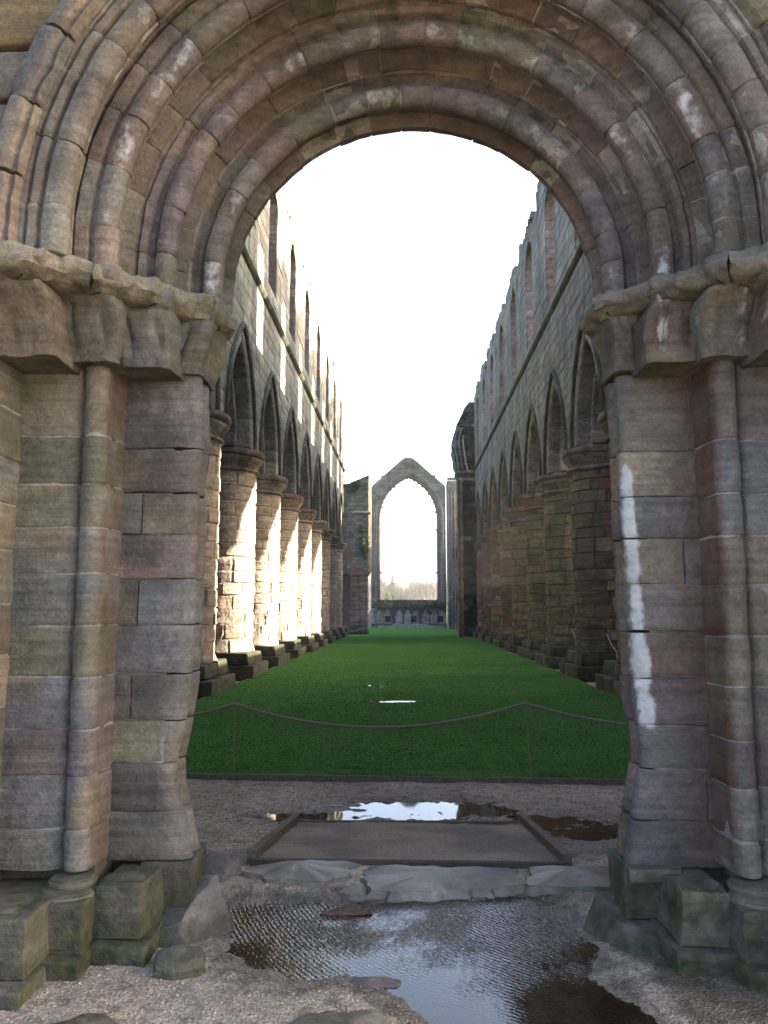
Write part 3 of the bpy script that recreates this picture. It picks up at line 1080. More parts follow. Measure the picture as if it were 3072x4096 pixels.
VPAL = {1: [(PURP, 2.2), (GREY, 2), (PINK, 1.5), (OLIVE, 1)], 2: [(PINK, 2), (GREY, 2), (PURP, 1.6), (OLIVE, 1)], 3: [(PINK, 2), (PURP, 1.5), (GREY, 2), (OLIVE, .8)], 4: [(PINK, 2.2), (PURP, 1.5), (GREY, 2), (BUFF, .6)]}
vous = []
for order, prof, rn, nv, sf in ((1, O1, 1.2, 17, 12), (2, O2, 1.42, 19, 13), (3, O3, 1.60, 19, 14), (4, O4, 1.78, 21, 14)):
    prof = ccw(prof)
    tot = math.pi * rn + 2 * (AC[1] - ZSPR)
    cuts = [0.]
    wts = [rng.uniform(.75, 1.3) for _ in range(nv)]
    for w in wts:
        cuts.append(cuts[-1] + w)
    cuts = [c * tot / cuts[-1] for c in cuts]
    for i in range(nv):
        s0, s1 = cuts[i] + .0015, cuts[i + 1] - .0015
        base = pick(VPAL[order])
        n0 = rng.random() * 60
        limey = rng.random() < .42
        outr = rng.uniform(-.006, .006)
        rollr = {1: 1.125, 2: 1.30, 3: 1.50, 4: 1.668}[order]
        rolly = {1: 4.25, 2: 3.99, 3: 3.68, 4: 3.49}[order]

        def cf(p, base=base, n0=n0, limey=limey, rollr=rollr, rolly=rolly):
            c = base
            rr = math.hypot(p[0] - AC[0], max(0., p[2] - AC[1])) if p[2] > AC[1] else abs(p[0] - AC[0])
            inner = sstep(rollr + .02, rollr - .02, rr) * sstep(rolly - .0, rolly + .07, p[1])
            hollow_col = (.17, .135, .07) if p[0] < .35 else (.20, .10, .06)  # browner tint for the hollows behind each roll
            c = mixc(c, hollow_col, inner * (.55 + .5 * nz(p, 3, n0)))
            c = mixc(c, (.26, .225, .13), sstep(.0, .45, nz(p, 2.2, n0 + 3)) * .5)
            c = mixc(c, (.25, .17, .15), sstep(.05, .45, nz(p, 2.0, n0 + 6)) * .4)
            c = tuple(v * 1.12 for v in mixc(c, (.275, .245, .235), .25))
            nose = sstep(.075, .02, math.hypot(rr - rollr + .02, p[1] - rolly + .04))
            lime = nose * (.5 if limey else .1) * (.7 + 1.2 * nz(p, 4, n0 + 1))
            return (*c, max(0., lime))

        def mf(p, n0=n0):
            up = sstep(3.9, 4.6, p[2])
            return up * .30 * (1 + nz(p, 3, n0)) + .06
        ns = 6
        ts = [s0, s0 + .006] + [s0 + (s1 - s0) * k / ns for k in range(1, ns)] + [s1 - .006, s1]
        pr = [(a_ + outr, b_ + outr) for a_, b_ in prof]
        vous.append(sweep(pr, ts, lambda q, t, rn=rn: arch_path(q, t, rn), .0035, .0065, 6., cf, mf, n0, .006))
emit(DOOR, "voussoir", vous, M_NEAR, smooth=.6)
beds = []
for prof, rn in ((O1, 1.2), (O2, 1.42), (O3, 1.60), (O4, 1.78)):
    L_ = math.pi * rn + 2 * (AC[1] - ZSPR)
    beds.append(sweep(shrunk(prof, .008), [L_ * k / 90 for k in range(91)], lambda q, t, rn=rn: arch_path(q, t, rn), 0, 0, 1., (.5, .47, .42, 0.)))
V, F, Cc, M = merge(beds)
mesh_obj("mortar", V, F, M_NEAR, DOOR, Cc, M)
hood = []
tot = math.pi * 1.89 + 2 * (AC[1] - ZSPR)
for i in range(17):
    s0, s1 = tot * i / 17 + .004, tot * (i + 1) / 17 - .004
    ts = [s0, s0 + .01] + [s0 + (s1 - s0) * k / 6 for k in range(1, 6)] + [s1 - .01, s1]
    hood.append(sweep(ccw(HOOD), ts, lambda q, t: arch_path(q, t, 1.89), .006, .014, 5., (*pick([(BUFF, 2), (GREY, 2), (PINK, 1)]), 0.), lambda p: .2, i * 3.3, .008))
emit(DOOR, "hood_mould", hood, M_NEAR, smooth=.7)

# bases
bases = []
mossy = lambda p: .50 + .14 * sstep(.3, 0., p[2]) + .25 * nz(p, 2.5, 8)


def base_block(side, ax0, ax1, yf, yb, z0, z1, r=.03, amp2=.012, top_in=0., mf=mossy, base=None):
    r = min(r, .010)
    amp2 *= .55
    x0, x1 = (-ax1, -ax0) if side < 0 else (ax0, ax1)
    cs = boxc(x0, x1, yf, yb, z0, z1)
    if top_in:
        cs[4] = (x0 + top_in, yf + top_in, z1)
        cs[5] = (x1 - top_in, yf + top_in, z1)
        cs[6] = (x1 - top_in, yb, z1)
        cs[7] = (x0 + top_in, yb, z1)
    base = base or pick([((.17, .16, .115), 2), ((.19, .175, .145), 1.5)])
    n0 = rng.random() * 30
    return rblock(cs, r, .035, .006, 6., lambda p: (*mixc(base, (.30, .275, .18), sstep(.1, .5, nz(p, 4, n0)) * .6), .0), mf, n0, amp2, 3., 14)


def ring_piece(side, acx, cy, r, z0, h, out):
    """half-round base moulding"""
    V, F = [], []
    prof = [(0, 0), (out, .15), (out * 1.25, .45), (out, .75), (out * .3, .85), (out * .35, 1.0), (-.03, 1.05)]
    nseg = 22
    for k in range(nseg):
        a_ = math.tau * k / nseg
        for o, t in prof:
            P = Vector((side * acx + (r + o) * math.cos(a_), cy + (r + o) * math.sin(a_), z0 + h * t))
            P += noise.turbulence_vector(P * 6, 3, False) * .008
            V.append(P)
    m = len(prof)
    for k in range(nseg):
        for i in range(m - 1):
            A, B = k * m + i, ((k + 1) % nseg) * m + i
            F.append((A, B, B + 1, A + 1))
    F.append(tuple(k * m + m - 1 for k in range(nseg)))
    return Piece(V, F, [(*OLIVE, 0.)] * len(V), [.42] * len(V))


for side in (-1, 1):
    # inner order
    bases.append(base_block(side, 1.10 if side < 0 else 1.07, 1.36, 4.19, 4.52, .08, .335, .05 if side < 0 else .03, .02))
    if side > 0:
        bases.append(base_block(side, 1.08, 1.34, 4.13, 4.4, .27, .335, .02, .006))
    # vanished shaft
    bases.append(base_block(side, 1.225, 1.485, 3.855, 4.25, .085, .315, .035, .014, .022))
    bases.append(ring_piece(side, 1.37, 4.02, .085, .278, .035, .03))
    # coursed shaft
    bases.append(base_block(side, 1.455, 1.745, 3.72, 4.2, .065, .28, .025, .01, .012))
    bases.append(ring_piece(side, 1.60, 3.89, .105, .262, .045, .025))
    bases.append(ring_piece(side, 1.597, 3.945, .088, .30, .045, .018))
    # outermost shaft
    bases.append(base_block(side, 1.60, 2.02, 3.50, 4.1, .065, .30, .03, .016, .02))
    bases.append(ring_piece(side, 1.80, 3.71, .10, .262, .04, .03))
    bases.append(base_block(side, 1.98, 2.66, 3.44, 4.1, .05, .34, .03, .016))
    # lower plinth courses
    bases.append(base_block(side, 1.19, 1.56, 3.80, 4.2, -.10, .085, .045, .02))
    bases.append(base_block(side, 1.44, 1.86, 3.645, 4.1, -.10, .07, .04, .016))
    bases.append(base_block(side, 1.575, 2.2, 3.40, 4.0, -.10, .06, .03, .018))
emit(DOOR, "base_stone", bases, M_NEAR, smooth=.8)


# walling round the doorway
def arched_core(parent, x0, x1, z0, ztop, zspr, cx, cz, r, y0, y1, col, mat, n=28):
    V, F = [], []
    outline = [(cx - r, z0), (cx - r, zspr)] + [(cx + r * math.cos(math.pi - math.pi * k / n), cz + r * math.sin(math.pi * k / n)) for k in range(n + 1)] + [(cx + r, zspr), (cx + r, z0)]
    outer = []
    for x, z in outline:
        if z <= cz + 1e-6:
            outer.append((x0 if x < cx else x1, z))
        else:
            d = Vector((x - cx, z - cz)).normalized()
            k = min((ztop - cz) / d.y if d.y > 1e-6 else 1e9, (x1 - cx) / d.x if d.x > 1e-6 else ((x0 - cx) / d.x if d.x < -1e-6 else 1e9))
            outer.append((cx + d.x * k, cz + d.y * k))
    m = len(outline)
    for y in (y0, y1):
        for x, z in outline:
            V.append((x, y, z))
        for x, z in outer:
            V.append((x, y, z))
    for i in range(m - 1):
        F.append((i, i + 1, m + i + 1, m + i))
        F.append((2 * m + i, 3 * m + i, 3 * m + i + 1, 2 * m + i + 1))
        F.append((i, 2 * m + i, 2 * m + i + 1, i + 1))
        F.append((m + i, m + i + 1, 3 * m + i + 1, 3 * m + i))
    o = mesh_obj("wall_core", V, F, mat, parent, [(*col, 0.)] * len(V), [0.] * len(V))
    return o


arched_core(DOOR, -11, 11, -.2, 9.0, AC[1], AC[0], AC[1], 1.38, 4.30, 4.84, MORTAR, M_NEAR)
arched_core(DOOR, -11, 11, -.2, 9.0, AC[1], AC[0], AC[1], 1.56, 4.04, 4.30, MORTAR, M_NEAR)
arched_core(DOOR, -11, 11, 3.0, 9.0, AC[1], AC[0], AC[1], 1.80, 3.72, 4.04, MORTAR, M_NEAR)
arched_core(DOOR, -11, 11, 3.0, 9.0, AC[1], AC[0], AC[1], 1.94, 3.50, 3.72, MORTAR, M_NEAR)
for bx0, bx1 in ((-11, -2.3), (2.3, 11)):
    p = plainbox(bx0, bx1, 3.68, 4.6, -.2, 3.05, (*MORTAR, 0.))
    mesh_obj("wall_core", p.v, p.f, M_NEAR, DOOR, p.c, p.m)
# corner pieces left open by the radial outline are closed by plain boxes high up
for bx0, bx1 in ((-11, -5.2), (5.2, 11)):
    p = plainbox(bx0, bx1, 3.505, 4.83, 3.2, 9.01, (*MORTAR, 0.))
    mesh_obj("wall_core", p.v, p.f, M_NEAR, DOOR, p.c, p.m)
p = plainbox(-5.21, 5.21, 3.51, 4.82, 7.2, 9.02, (*MORTAR, 0.))
mesh_obj("wall_core", p.v, p.f, M_NEAR, DOOR, p.c, p.m)

wst = []
z = .35
while z < 6.6:
    h = rng.uniform(.24, .34)
    zm = z + h / 2

    def edge(zq):
        if zq < AC[1]:
            return 2.67 if zq < 3.3 else 1.98
        d = 1.98 ** 2 - (zq - AC[1]) ** 2
        return math.sqrt(d) if d > 0 else 0.
    for side in (-1, 1):
        a0, a1 = edge(z), edge(z + h)
        x = max(a0, a1) if min(a0, a1) == 0 else (a0 + a1) / 2
        first = True
        while x < 4.6:
            w = rng.uniform(.35, .75)
            b0 = a0 if first else x + .006
            b1 = a1 if first else x + .006
            if b0 == 0 and not first:
                b0 = x + .006
            xe = x + w
            yf = 3.455 + rng.uniform(-.012, .01)
            if side < 0:
                cs = [(-xe, yf, z + .005), (AC[0] - b0, yf, z + .005), (AC[0] - b0, 3.6, z + .005), (-xe, 3.6, z + .005),
                      (-xe, yf, z + h - .005), (AC[0] - b1, yf, z + h - .005), (AC[0] - b1, 3.6, z + h - .005), (-xe, 3.6, z + h - .005)]
            else:
                cs = [(AC[0] + b0, yf, z + .005), (xe, yf, z + .005), (xe, 3.6, z + .005), (AC[0] + b0, 3.6, z + .005),
                      (AC[0] + b1, yf, z + h - .005), (xe, yf, z + h - .005), (xe, 3.6, z + h - .005), (AC[0] + b1, 3.6, z + h - .005)]
            n0 = rng.random() * 90
            base = pick([(BUFF, 2), (GREY, 2.5), (OCHRE, .4), (PINK, 1)])
            far_ = abs(x) > 3.2 or z > 5.4
            wst.append(rblock(cs, .018, .2 if far_ else .05, .012, 4., lambda p, base=base, n0=n0: (*mixc(base, OLIVE, sstep(0, .5, nz(p, 3, n0)) * .5), 0.),
                              lambda p, n0=n0: .15 + .35 * sstep(.05, .5, nz(p, 1.7, n0)), n0, .01, 2., 10))
            x = xe
            first = False
    z += h
emit(DOOR, "wall_stone", wst, M_NEAR, smooth=.7)

# ---------------------------------------------------------------- loose stones by the doorway
GST = "loose stones round the doorway"


def boulder(name, label, cat, pts, z0, z1, top_scale=.8, base=GREY, moss=.2, amp=.03, seed=0., dome=.3, group=None, lime=0., jag=.12):
    """irregular stone on an outline"""
    cx = sum(p[0] for p in pts) / len(pts)
    cy = sum(p[1] for p in pts) / len(pts)
    n = len(pts)
    dens = []
    for i in range(n):
        x0, y0 = pts[i]
        x1, y1 = pts[(i + 1) % n]
        L = math.hypot(x1 - x0, y1 - y0)
        m = max(2, int(L / .03))
        for k in range(m):
            qx, qy = x0 + (x1 - x0) * k / m, y0 + (y1 - y0) * k / m
            w_ = 1 + jag * noise.noise(Vector((qx * 7, qy * 7, seed))) + jag * .6 * noise.noise(Vector((qx * 19, qy * 19, seed)))
            dens.append((cx + (qx - cx) * w_, cy + (qy - cy) * w_))
    rows = [(0, 1.0), (.35, 1.02), (.65, .99), (.85, .95), (.96, .5 + .5 * top_scale), (1.0, top_scale), (1.0 + dome * .4, top_scale * .75), (1. + dome * .75, top_scale * .45), (1. + dome, top_scale * .12)]
    V, F = [], []
    nd = len(dens)
    for t, k in rows:
        for x, y in dens:
            P = Vector((cx + (x - cx) * k, cy + (y - cy) * k, z0 + (z1 - z0) * t))
            P += noise.turbulence_vector((P + Vector((seed, seed, seed))) * 5, 4, False) * amp
            V.append(P)
    for r_i in range(len(rows) - 1):
        for i in range(nd):
            j = (i + 1) % nd
            F.append((r_i * nd + i, r_i * nd + j, (r_i + 1) * nd + j, (r_i + 1) * nd + i))
    F.append(tuple((len(rows) - 1) * nd + i for i in range(nd)))
    cols = [(*mixc(base, (.36, .31, .25), sstep(0, .5, nz(p, 4, seed)) * .6), lime * sstep(.0, .4, nz(p, 5, seed + 4))) for p in V]
    ms = [moss * (1 + .6 * nz(p, 3, seed + 2)) + .15 * sstep(z1, z0, p[2]) for p in V]
    o = mesh_obj(name, V, F, M_NEAR, None, cols, ms, .8)
    return tag(o, label, cat, group)


def ccwp(pts):
    return pts if sum(pts[i - 1][0] * pts[i][1] - pts[i][0] * pts[i - 1][1] for i in range(len(pts))) > 0 else pts[::-1]


def split_rock(name, label, cs, base, moss, seed, group=None):
    n0 = seed
    pc = rblock(cs, .012, .03, .010, 5., lambda p: (*mixc(base, (.37, .335, .31), sstep(-.02, .10, (p[2] - .08) * 1.0 + (abs(p[0]) < 1.1) * .06 - .03 + .10 * nz(p, 4, n0))), 0.),
                lambda p: moss * sstep(.20, .06, p[2] + .06 * nz(p, 3, n0)), seed, .03, 2.6, 16)
    o = mesh_obj(name, pc.v, pc.f, M_NEAR, None, pc.c, pc.m, .6)
    return tag(o, label, "stone", group)


split_rock("boulder", "large angular boulder at the foot of the left inner jamb beside the puddle",
           [(-1.25, 3.99, -.08), (-1.0, 3.96, -.08), (-.875, 4.30, -.07), (-1.25, 4.5, -.08), (-1.24, 4.03, .07), (-1.12, 4.05, .10), (-1.02, 4.40, .20), (-1.24, 4.5, .17)], (.13, .13, .11), .5, 1.2, GST)
split_rock("boulder", "large dark boulder at the foot of the right inner jamb beside the puddle",
           [(1.02, 4.0, -.09), (1.32, 3.96, -.09), (1.32, 4.5, -.08), (.87, 4.34, -.08), (1.08, 4.08, .05), (1.31, 4.04, .06), (1.31, 4.5, .10), (1.0, 4.45, .125)], (.15, .145, .125), .62, 5.2, GST)
boulder("stone_block", "small mossy broken block on the gravel before the left plinths", "stone",
        ccwp([(-1.10, 3.70), (-.99, 3.68), (-.91, 3.74), (-.94, 3.86), (-1.06, 3.89), (-1.14, 3.81)]), -.02, .065, .8, OLIVE, .42, .02, 7.7, .2, GST)
boulder("stone_slab", "flat greenish slab at the bottom edge between gravel and puddle", "stone",
        ccwp([(-.60, 2.9), (-.54, 3.2), (-.46, 3.32), (-.3, 3.40), (-.13, 3.38), (-.03, 3.26), (-.0, 3.0), (-.1, 2.8), (-.4, 2.75)]), -.03, .035, .82, OLIVE, .36, .02, 9.1, .35, GST)
boulder("stone_slab", "dark rounded slab at the bottom left corner on the gravel", "stone",
        ccwp([(-1.5, 2.95), (-1.42, 3.18), (-1.3, 3.30), (-1.15, 3.31), (-.98, 3.2), (-.92, 3.0), (-1.1, 2.8), (-1.4, 2.8)]), -.03, .035, .82, (.15, .13, .1), .42, .02, 11.1, .35, GST)
boulder("rock", "small reddish brown rock poking out of the puddle near its back edge", "stone",
        ccwp([(-.47, 4.54), (-.40, 4.52), (-.28, 4.53), (-.21, 4.56), (-.3, 4.60), (-.42, 4.61)]), -.06, -.012, .7, RED, .05, .02, 13.1, .5, GST)
boulder("rock", "low dark muddy lump at the near edge of the puddle", "stone",
        ccwp([(-.28, 3.72), (-.2, 3.69), (-.06, 3.70), (-.03, 3.75), (-.16, 3.79), (-.25, 3.78)]), -.06, -.022, .7, PURP, .1, .02, 15.1, .5, GST)
boulder("boulder", "grey stone with a mossy corner left of the timber ramp", "stone",
        ccwp([(-1.5, 4.95), (-1.08, 4.94), (-1.02, 5.12), (-1.1, 5.3), (-1.5, 5.32)]), -.06, .05, .8, GREY, .2, .025, 17.1, .3, GST, lime=.25)
TH = thing("stone_threshold", "worn wet sill of broken flagstones between puddle and timber ramp", "threshold", (0, 5, 0))
for k, (pts, bs_) in enumerate([([(-1.0, 5.22), (-.60, 5.25), (-.31, 5.22), (-.37, 4.92), (-.5, 4.86), (-.86, 4.92), (-.98, 5.05)], GREY),
                                ([(-.25, 5.22), (.2, 5.22), (.70, 5.16), (.66, 4.95), (.56, 4.80), (.2, 4.77), (-.21, 4.76), (-.27, 4.95)], GREY),
                                ([(-.29, 5.0), (-.30, 4.86), (-.42, 4.80), (-.33, 4.73), (-.24, 4.74), (-.245, 4.88)], PURP),
                                ([(.74, 5.22), (1.3, 5.2), (1.3, 4.86), (1.1, 4.83), (.72, 4.84), (.69, 5.0)], PINK)]):
    o = boulder("flagstone", "", "stone", ccwp(pts), -.07, (.028, .02, .0, .025)[k], .9, mixc(bs_, (.19, .155, .12), .6), .1, .016, 20 + 3 * k, .5, lime=.36, jag=.20)
    del o['label'], o['category']
    o.parent = TH
    o.data.materials[0] = M_WET

# ---------------------------------------------------------------- timber ramp, edging, rope barrier
RAMP = thing("timber_ramp", "shallow gravel topped timber ramp with two raised side kerbs", "ramp", (0, 6, -.1))


def wedge(p0, p1, w, h0, h1, col):
    """bar of rectangular section from p0 to p1"""
    p0, p1 = Vector(p0), Vector(p1)
    d = (p1 - p0).normalized()
    s = Vector((d.y, -d.x, 0)).normalized() * w / 2
    V = []
    for p, z_ in ((p0, 0), (p1, 0)):
        for sx, zz in ((-1, h0), (1, h0), (1, h1), (-1, h1)):
            V.append(p + s * sx + Vector((0, 0, zz)))
    F = [(0, 1, 2, 3), (7, 6, 5, 4), (0, 4, 5, 1), (1, 5, 6, 2), (2, 6, 7, 3), (3, 7, 4, 0)]
    return Piece(V, F, [(*col, 0.)] * 8)


FL, FR, BL, BR = (-.99, 5.27, .035), (.99, 5.25, .035), (-.90, 6.66, -.088), (.92, 6.68, -.088)
nv_, nu_ = 26, 34
V, F = [], []
for j in range(nv_ + 1):
    for i in range(nu_ + 1):
        u, v = i / nu_, j / nv_
        P = (Vector(FL) * (1 - u) + Vector(FR) * u) * (1 - v) + (Vector(BL) * (1 - u) + Vector(BR) * u) * v
        P.z += noise.turbulence(P * 6, 3, False) * .012 - .006
        V.append(P)
for j in range(nv_):
    for i in range(nu_):
        a_ = j * (nu_ + 1) + i
        F.append((a_, a_ + 1, a_ + nu_ + 2, a_ + nu_ + 1))
o = mesh_obj("ramp_deck", V, F, M_DECK, RAMP, [(*mixc((.15, .113, .08), (.085, .064, .046), sstep(-.2, .4, nz(p, 2.6, 4))), 0.) for p in V], None, 1.)
WOODC = (.085, .066, .047)
for p, q in ((FL, BL), (FR, BR)):
    pc = wedge((p[0], p[1] - .03, p[2]), (q[0], q[1], q[2]), .055, -.10, .055, WOODC)
    mesh_obj("ramp_kerb", pc.v, pc.f, M_WOOD, RAMP, pc.c, pc.m)
pc = wedge((FL[0] - .02, FL[1] - .035, FL[2]), (FR[0] + .02, FR[1] - .035, FR[2]), .04, -.11, .008, (.045, .037, .028))
mesh_obj("ramp_front_board", pc.v, pc.f, M_WOOD, RAMP, pc.c, pc.m)
pc = wedge(BL, BR, .03, -.08, .006, WOODC)
mesh_obj("ramp_back_board", pc.v, pc.f, M_WOOD, RAMP, pc.c, pc.m)

EDG = thing("timber_edging", "low dark timber boards edging the front of the lawn", "lawn edging", (0, 8.4, -.1))
xs = [-4.4, -2.9, -1.0, .9, 2.6, 4.4]
for a_, b_ in zip(xs, xs[1:]):
    pc = wedge((a_ + .003, edge_y(a_), 0), (b_ - .003, edge_y(b_), 0), .028, -.22, LAWN_Z + .008 + rng.uniform(-.003, .003), (.11, .095, .075))
    mesh_obj("edging_board", pc.v, pc.f, M_WOOD, EDG, pc.c, pc.m)


def tube(points, r, n=6, col=(.1, .1, .1), cap=True):
    V, F = [], []
    pts = [Vector(p) for p in points]
    for i, p in enumerate(pts):
        d = (pts[min(i + 1, len(pts) - 1)] - pts[max(i - 1, 0)]).normalized()
        up = Vector((0, 0, 1)) if abs(d.z) < .9 else Vector((1, 0, 0))
        s = d.cross(up).normalized()
        t = s.cross(d)
        rr = r(i / (len(pts) - 1)) if callable(r) else r
        for k in range(n):
            a_ = math.tau * k / n
            V.append(p + s * math.cos(a_) * rr + t * math.sin(a_) * rr)
    for i in range(len(pts) - 1):
        for k in range(n):
            j = (k + 1) % n
            F.append((i * n + k, i * n + j, (i + 1) * n + j, (i + 1) * n + k))
    if cap:
        F.append(tuple(reversed(range(n))))
        F.append(tuple((len(pts) - 1) * n + k for k in range(n)))
    return Piece(V, F, [(*col, 0.)] * len(V))


def twisted(points, r, col, pitch=.055):
    """three strands laid round one another"""
    pts = [Vector(p) for p in points]
    dense = []
    for a_, b_ in zip(pts, pts[1:]):
        m = max(1, int((b_ - a_).length / (pitch / 6)))
        dense += [a_.lerp(b_, k / m) for k in range(m)]
    dense.append(pts[-1])
    strands = []
    for s_ in range(3):
        q = []
        L = 0.
        for i, p in enumerate(dense):
            d = (dense[min(i + 1, len(dense) - 1)] - dense[max(i - 1, 0)]).normalized()
            sd = d.cross(Vector((0, 0, 1))).normalized()
            up = sd.cross(d)
            if i:
                L += (p - dense[i - 1]).length
            a_ = L / pitch * math.tau / 1.0 + s_ * math.tau / 3
            q.append(p + (sd * math.cos(a_) + up * math.sin(a_)) * r * .52)
        strands.append(tube(q, r * .56, 5, col))
    return strands


def hang(p, q, sag, n=24):
    p, q = Vector(p), Vector(q)
    return [p.lerp(q, k / n) - Vector((0, 0, sag * 4 * (k / n) * (1 - k / n))) for k in range(n + 1)]


PT = [(-4.05, 8.50, .56), (-1.80, 8.46, .625), (1.20, 8.40, .65), (4.15, 8.40, .60)]
rope = thing("rope_barrier", "dark twisted rope sagging across the front of the lawn", "rope", (0, 8.4, 0))
line = []
for k in range(3):
    line += hang(PT[k], PT[k + 1], (.16, .24, .21)[k])[(1 if k else 0):]
for s_ in twisted(line, .0155, (.17, .15, .12)):
    mesh_obj("rope_strand", s_.v, s_.f, M_ROPE, rope, s_.c, s_.m, 1.5)
for k, (tx, ty, tz) in enumerate(PT):
    lean_ = (0, .0, .055, .02)[k]
    lab = ("thin rusty rope post hidden behind the left jamb", "thin upright rusty iron rod holding the rope on the left", "thin leaning iron rod holding the rope on the right",
           "thin rope post behind the right jamb")[k]
    po = thing("rope_post", lab, "post", (tx, ty, LAWN_Z), "rope posts on the lawn")
    pc = tube([(tx + lean_, ty, LAWN_Z - .06), (tx, ty, tz + .012)], .0065, 6, (.20, .145, .095))
    mesh_obj("rod", pc.v, pc.f, M_IRON, po, pc.c, pc.m, 1.)
    pc = tube([(tx + .02 * math.cos(a_), ty, tz + .0 + .02 * math.sin(a_)) for a_ in [i * math.tau / 12 for i in range(13)]], .004, 5, (.20, .145, .095))
    mesh_obj("eyelet", pc.v, pc.f, M_IRON, po, pc.c, pc.m, 1.)

# ---------------------------------------------------------------- nave arcades
BAY = 4.15
PY = lambda j: 12.7 + BAY * j                  # pier centres
AY = lambda j: 12.7 + BAY * (j + .5)           # arch and window centres
PR = .90
FACE = {-1: 4.05, 1: 4.35}
Z_CAP, Z_STR, Z_TOP = 5.78, 10.4, 15.2
NP = 10
Y0, Y1 = 5.0, 50.35
AR, AO = 1.55, 1.53                             # hood arcs: see arch_half


def arch_half(z, off=0.):
    """half width of the pointed outline (off=0: outer edge of the hood) at height z above the capitals"""
    Rr = 3.30 - off
    c = 1.55
    h = z - Z_CAP
    if h < 0:
        return Rr - c
    d = Rr * Rr - h * h
    if d <= c * c:
        return 0.
    return math.sqrt(d) - c


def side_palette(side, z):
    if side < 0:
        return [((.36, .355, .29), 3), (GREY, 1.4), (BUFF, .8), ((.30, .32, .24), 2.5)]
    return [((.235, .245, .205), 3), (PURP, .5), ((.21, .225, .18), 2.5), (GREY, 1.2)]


def wall_top(side, y):
    t = Z_TOP + .35 * noise.noise(Vector((y * .55, side * 7., 0))) + .16 * noise.noise(Vector((y * 2.1, side * 3., 2.)))
    k = (y - AY(0)) / BAY
    f = k - math.floor(k)
    if side > 0:
        if y < 24.5:
            t += .25
        # head of each window broken away on its near side
        if .55 < f < .86:
            t -= .55
    else:
        if .6 < f < .8:
            t -= .25
    return t


WZ0, WZS, WHW = 10.85, 13.85, .73               # clerestory window: sill, springing, half width inside


def win_half(z):
    if z < WZ0:
        return 0.
    if z < WZS:
        return WHW
    d = WHW * WHW - (z - WZS) ** 2
    return math.sqrt(d) if d > 0 else 0.


def intervals(zz, extra=0., y0=Y0, y1=Y1):
    """solid spans along y at height zz"""
    holes = []
    for j in range(-2, NP):
        c = AY(j)
        if zz < Z_CAP + 3.2:
            h = arch_half(zz) + extra
            if h > 0:
                holes.append((c - h, c + h))
        if zz > WZ0 - .02:
            h = win_half(zz)
            if h > 0 and j >= -1:
                holes.append((c - h, c + h))
    holes.sort()
    out = []
    y = y0
    for a_, b_ in holes:
        out.append((y, min(max(a_, y), y1)))
        y = min(max(b_, y0), y1)
    out.append((y, y1))
    return out


def flat_stone(P, u00, u10, u01, u11, v0, v1, prot, ins, col, moss=0.):
    """frustum on the plane P(u, v, w): back corners at w=0, front ones drawn in and proud"""
    V = [P(u00, v0, -.01), P(u10, v0, -.01), P(u11, v1, -.01), P(u01, v1, -.01)]
    j = lambda: rng.uniform(.3, 1.) * ins
    V += [P(u00 + j(), v0 + j(), prot * rng.uniform(.7, 1.2)), P(u10 - j(), v0 + j(), prot * rng.uniform(.7, 1.2)),
          P(u11 - j(), v1 - j(), prot * rng.uniform(.7, 1.2)), P(u01 + j(), v1 - j(), prot * rng.uniform(.7, 1.2))]
    F = [(4, 5, 6, 7), (0, 1, 5, 4), (1, 2, 6, 5), (2, 3, 7, 6), (3, 0, 4, 7)]
    return Piece(V, F, [col] * 8, [moss] * 8)


def fix_winding(p, outward):
    a_, b_, c_ = (Vector(p.v[i]) for i in p.f[0][:3])
    if (b_ - a_).cross(c_ - a_).dot(outward) < 0:
        p.f = [f[::-1] for f in p.f]
    return p


def quad(a_, b_, c_, d_, col, moss=0.):
    return Piece([a_, b_, c_, d_], [(0, 1, 2, 3)], [col] * 4, [moss] * 4)


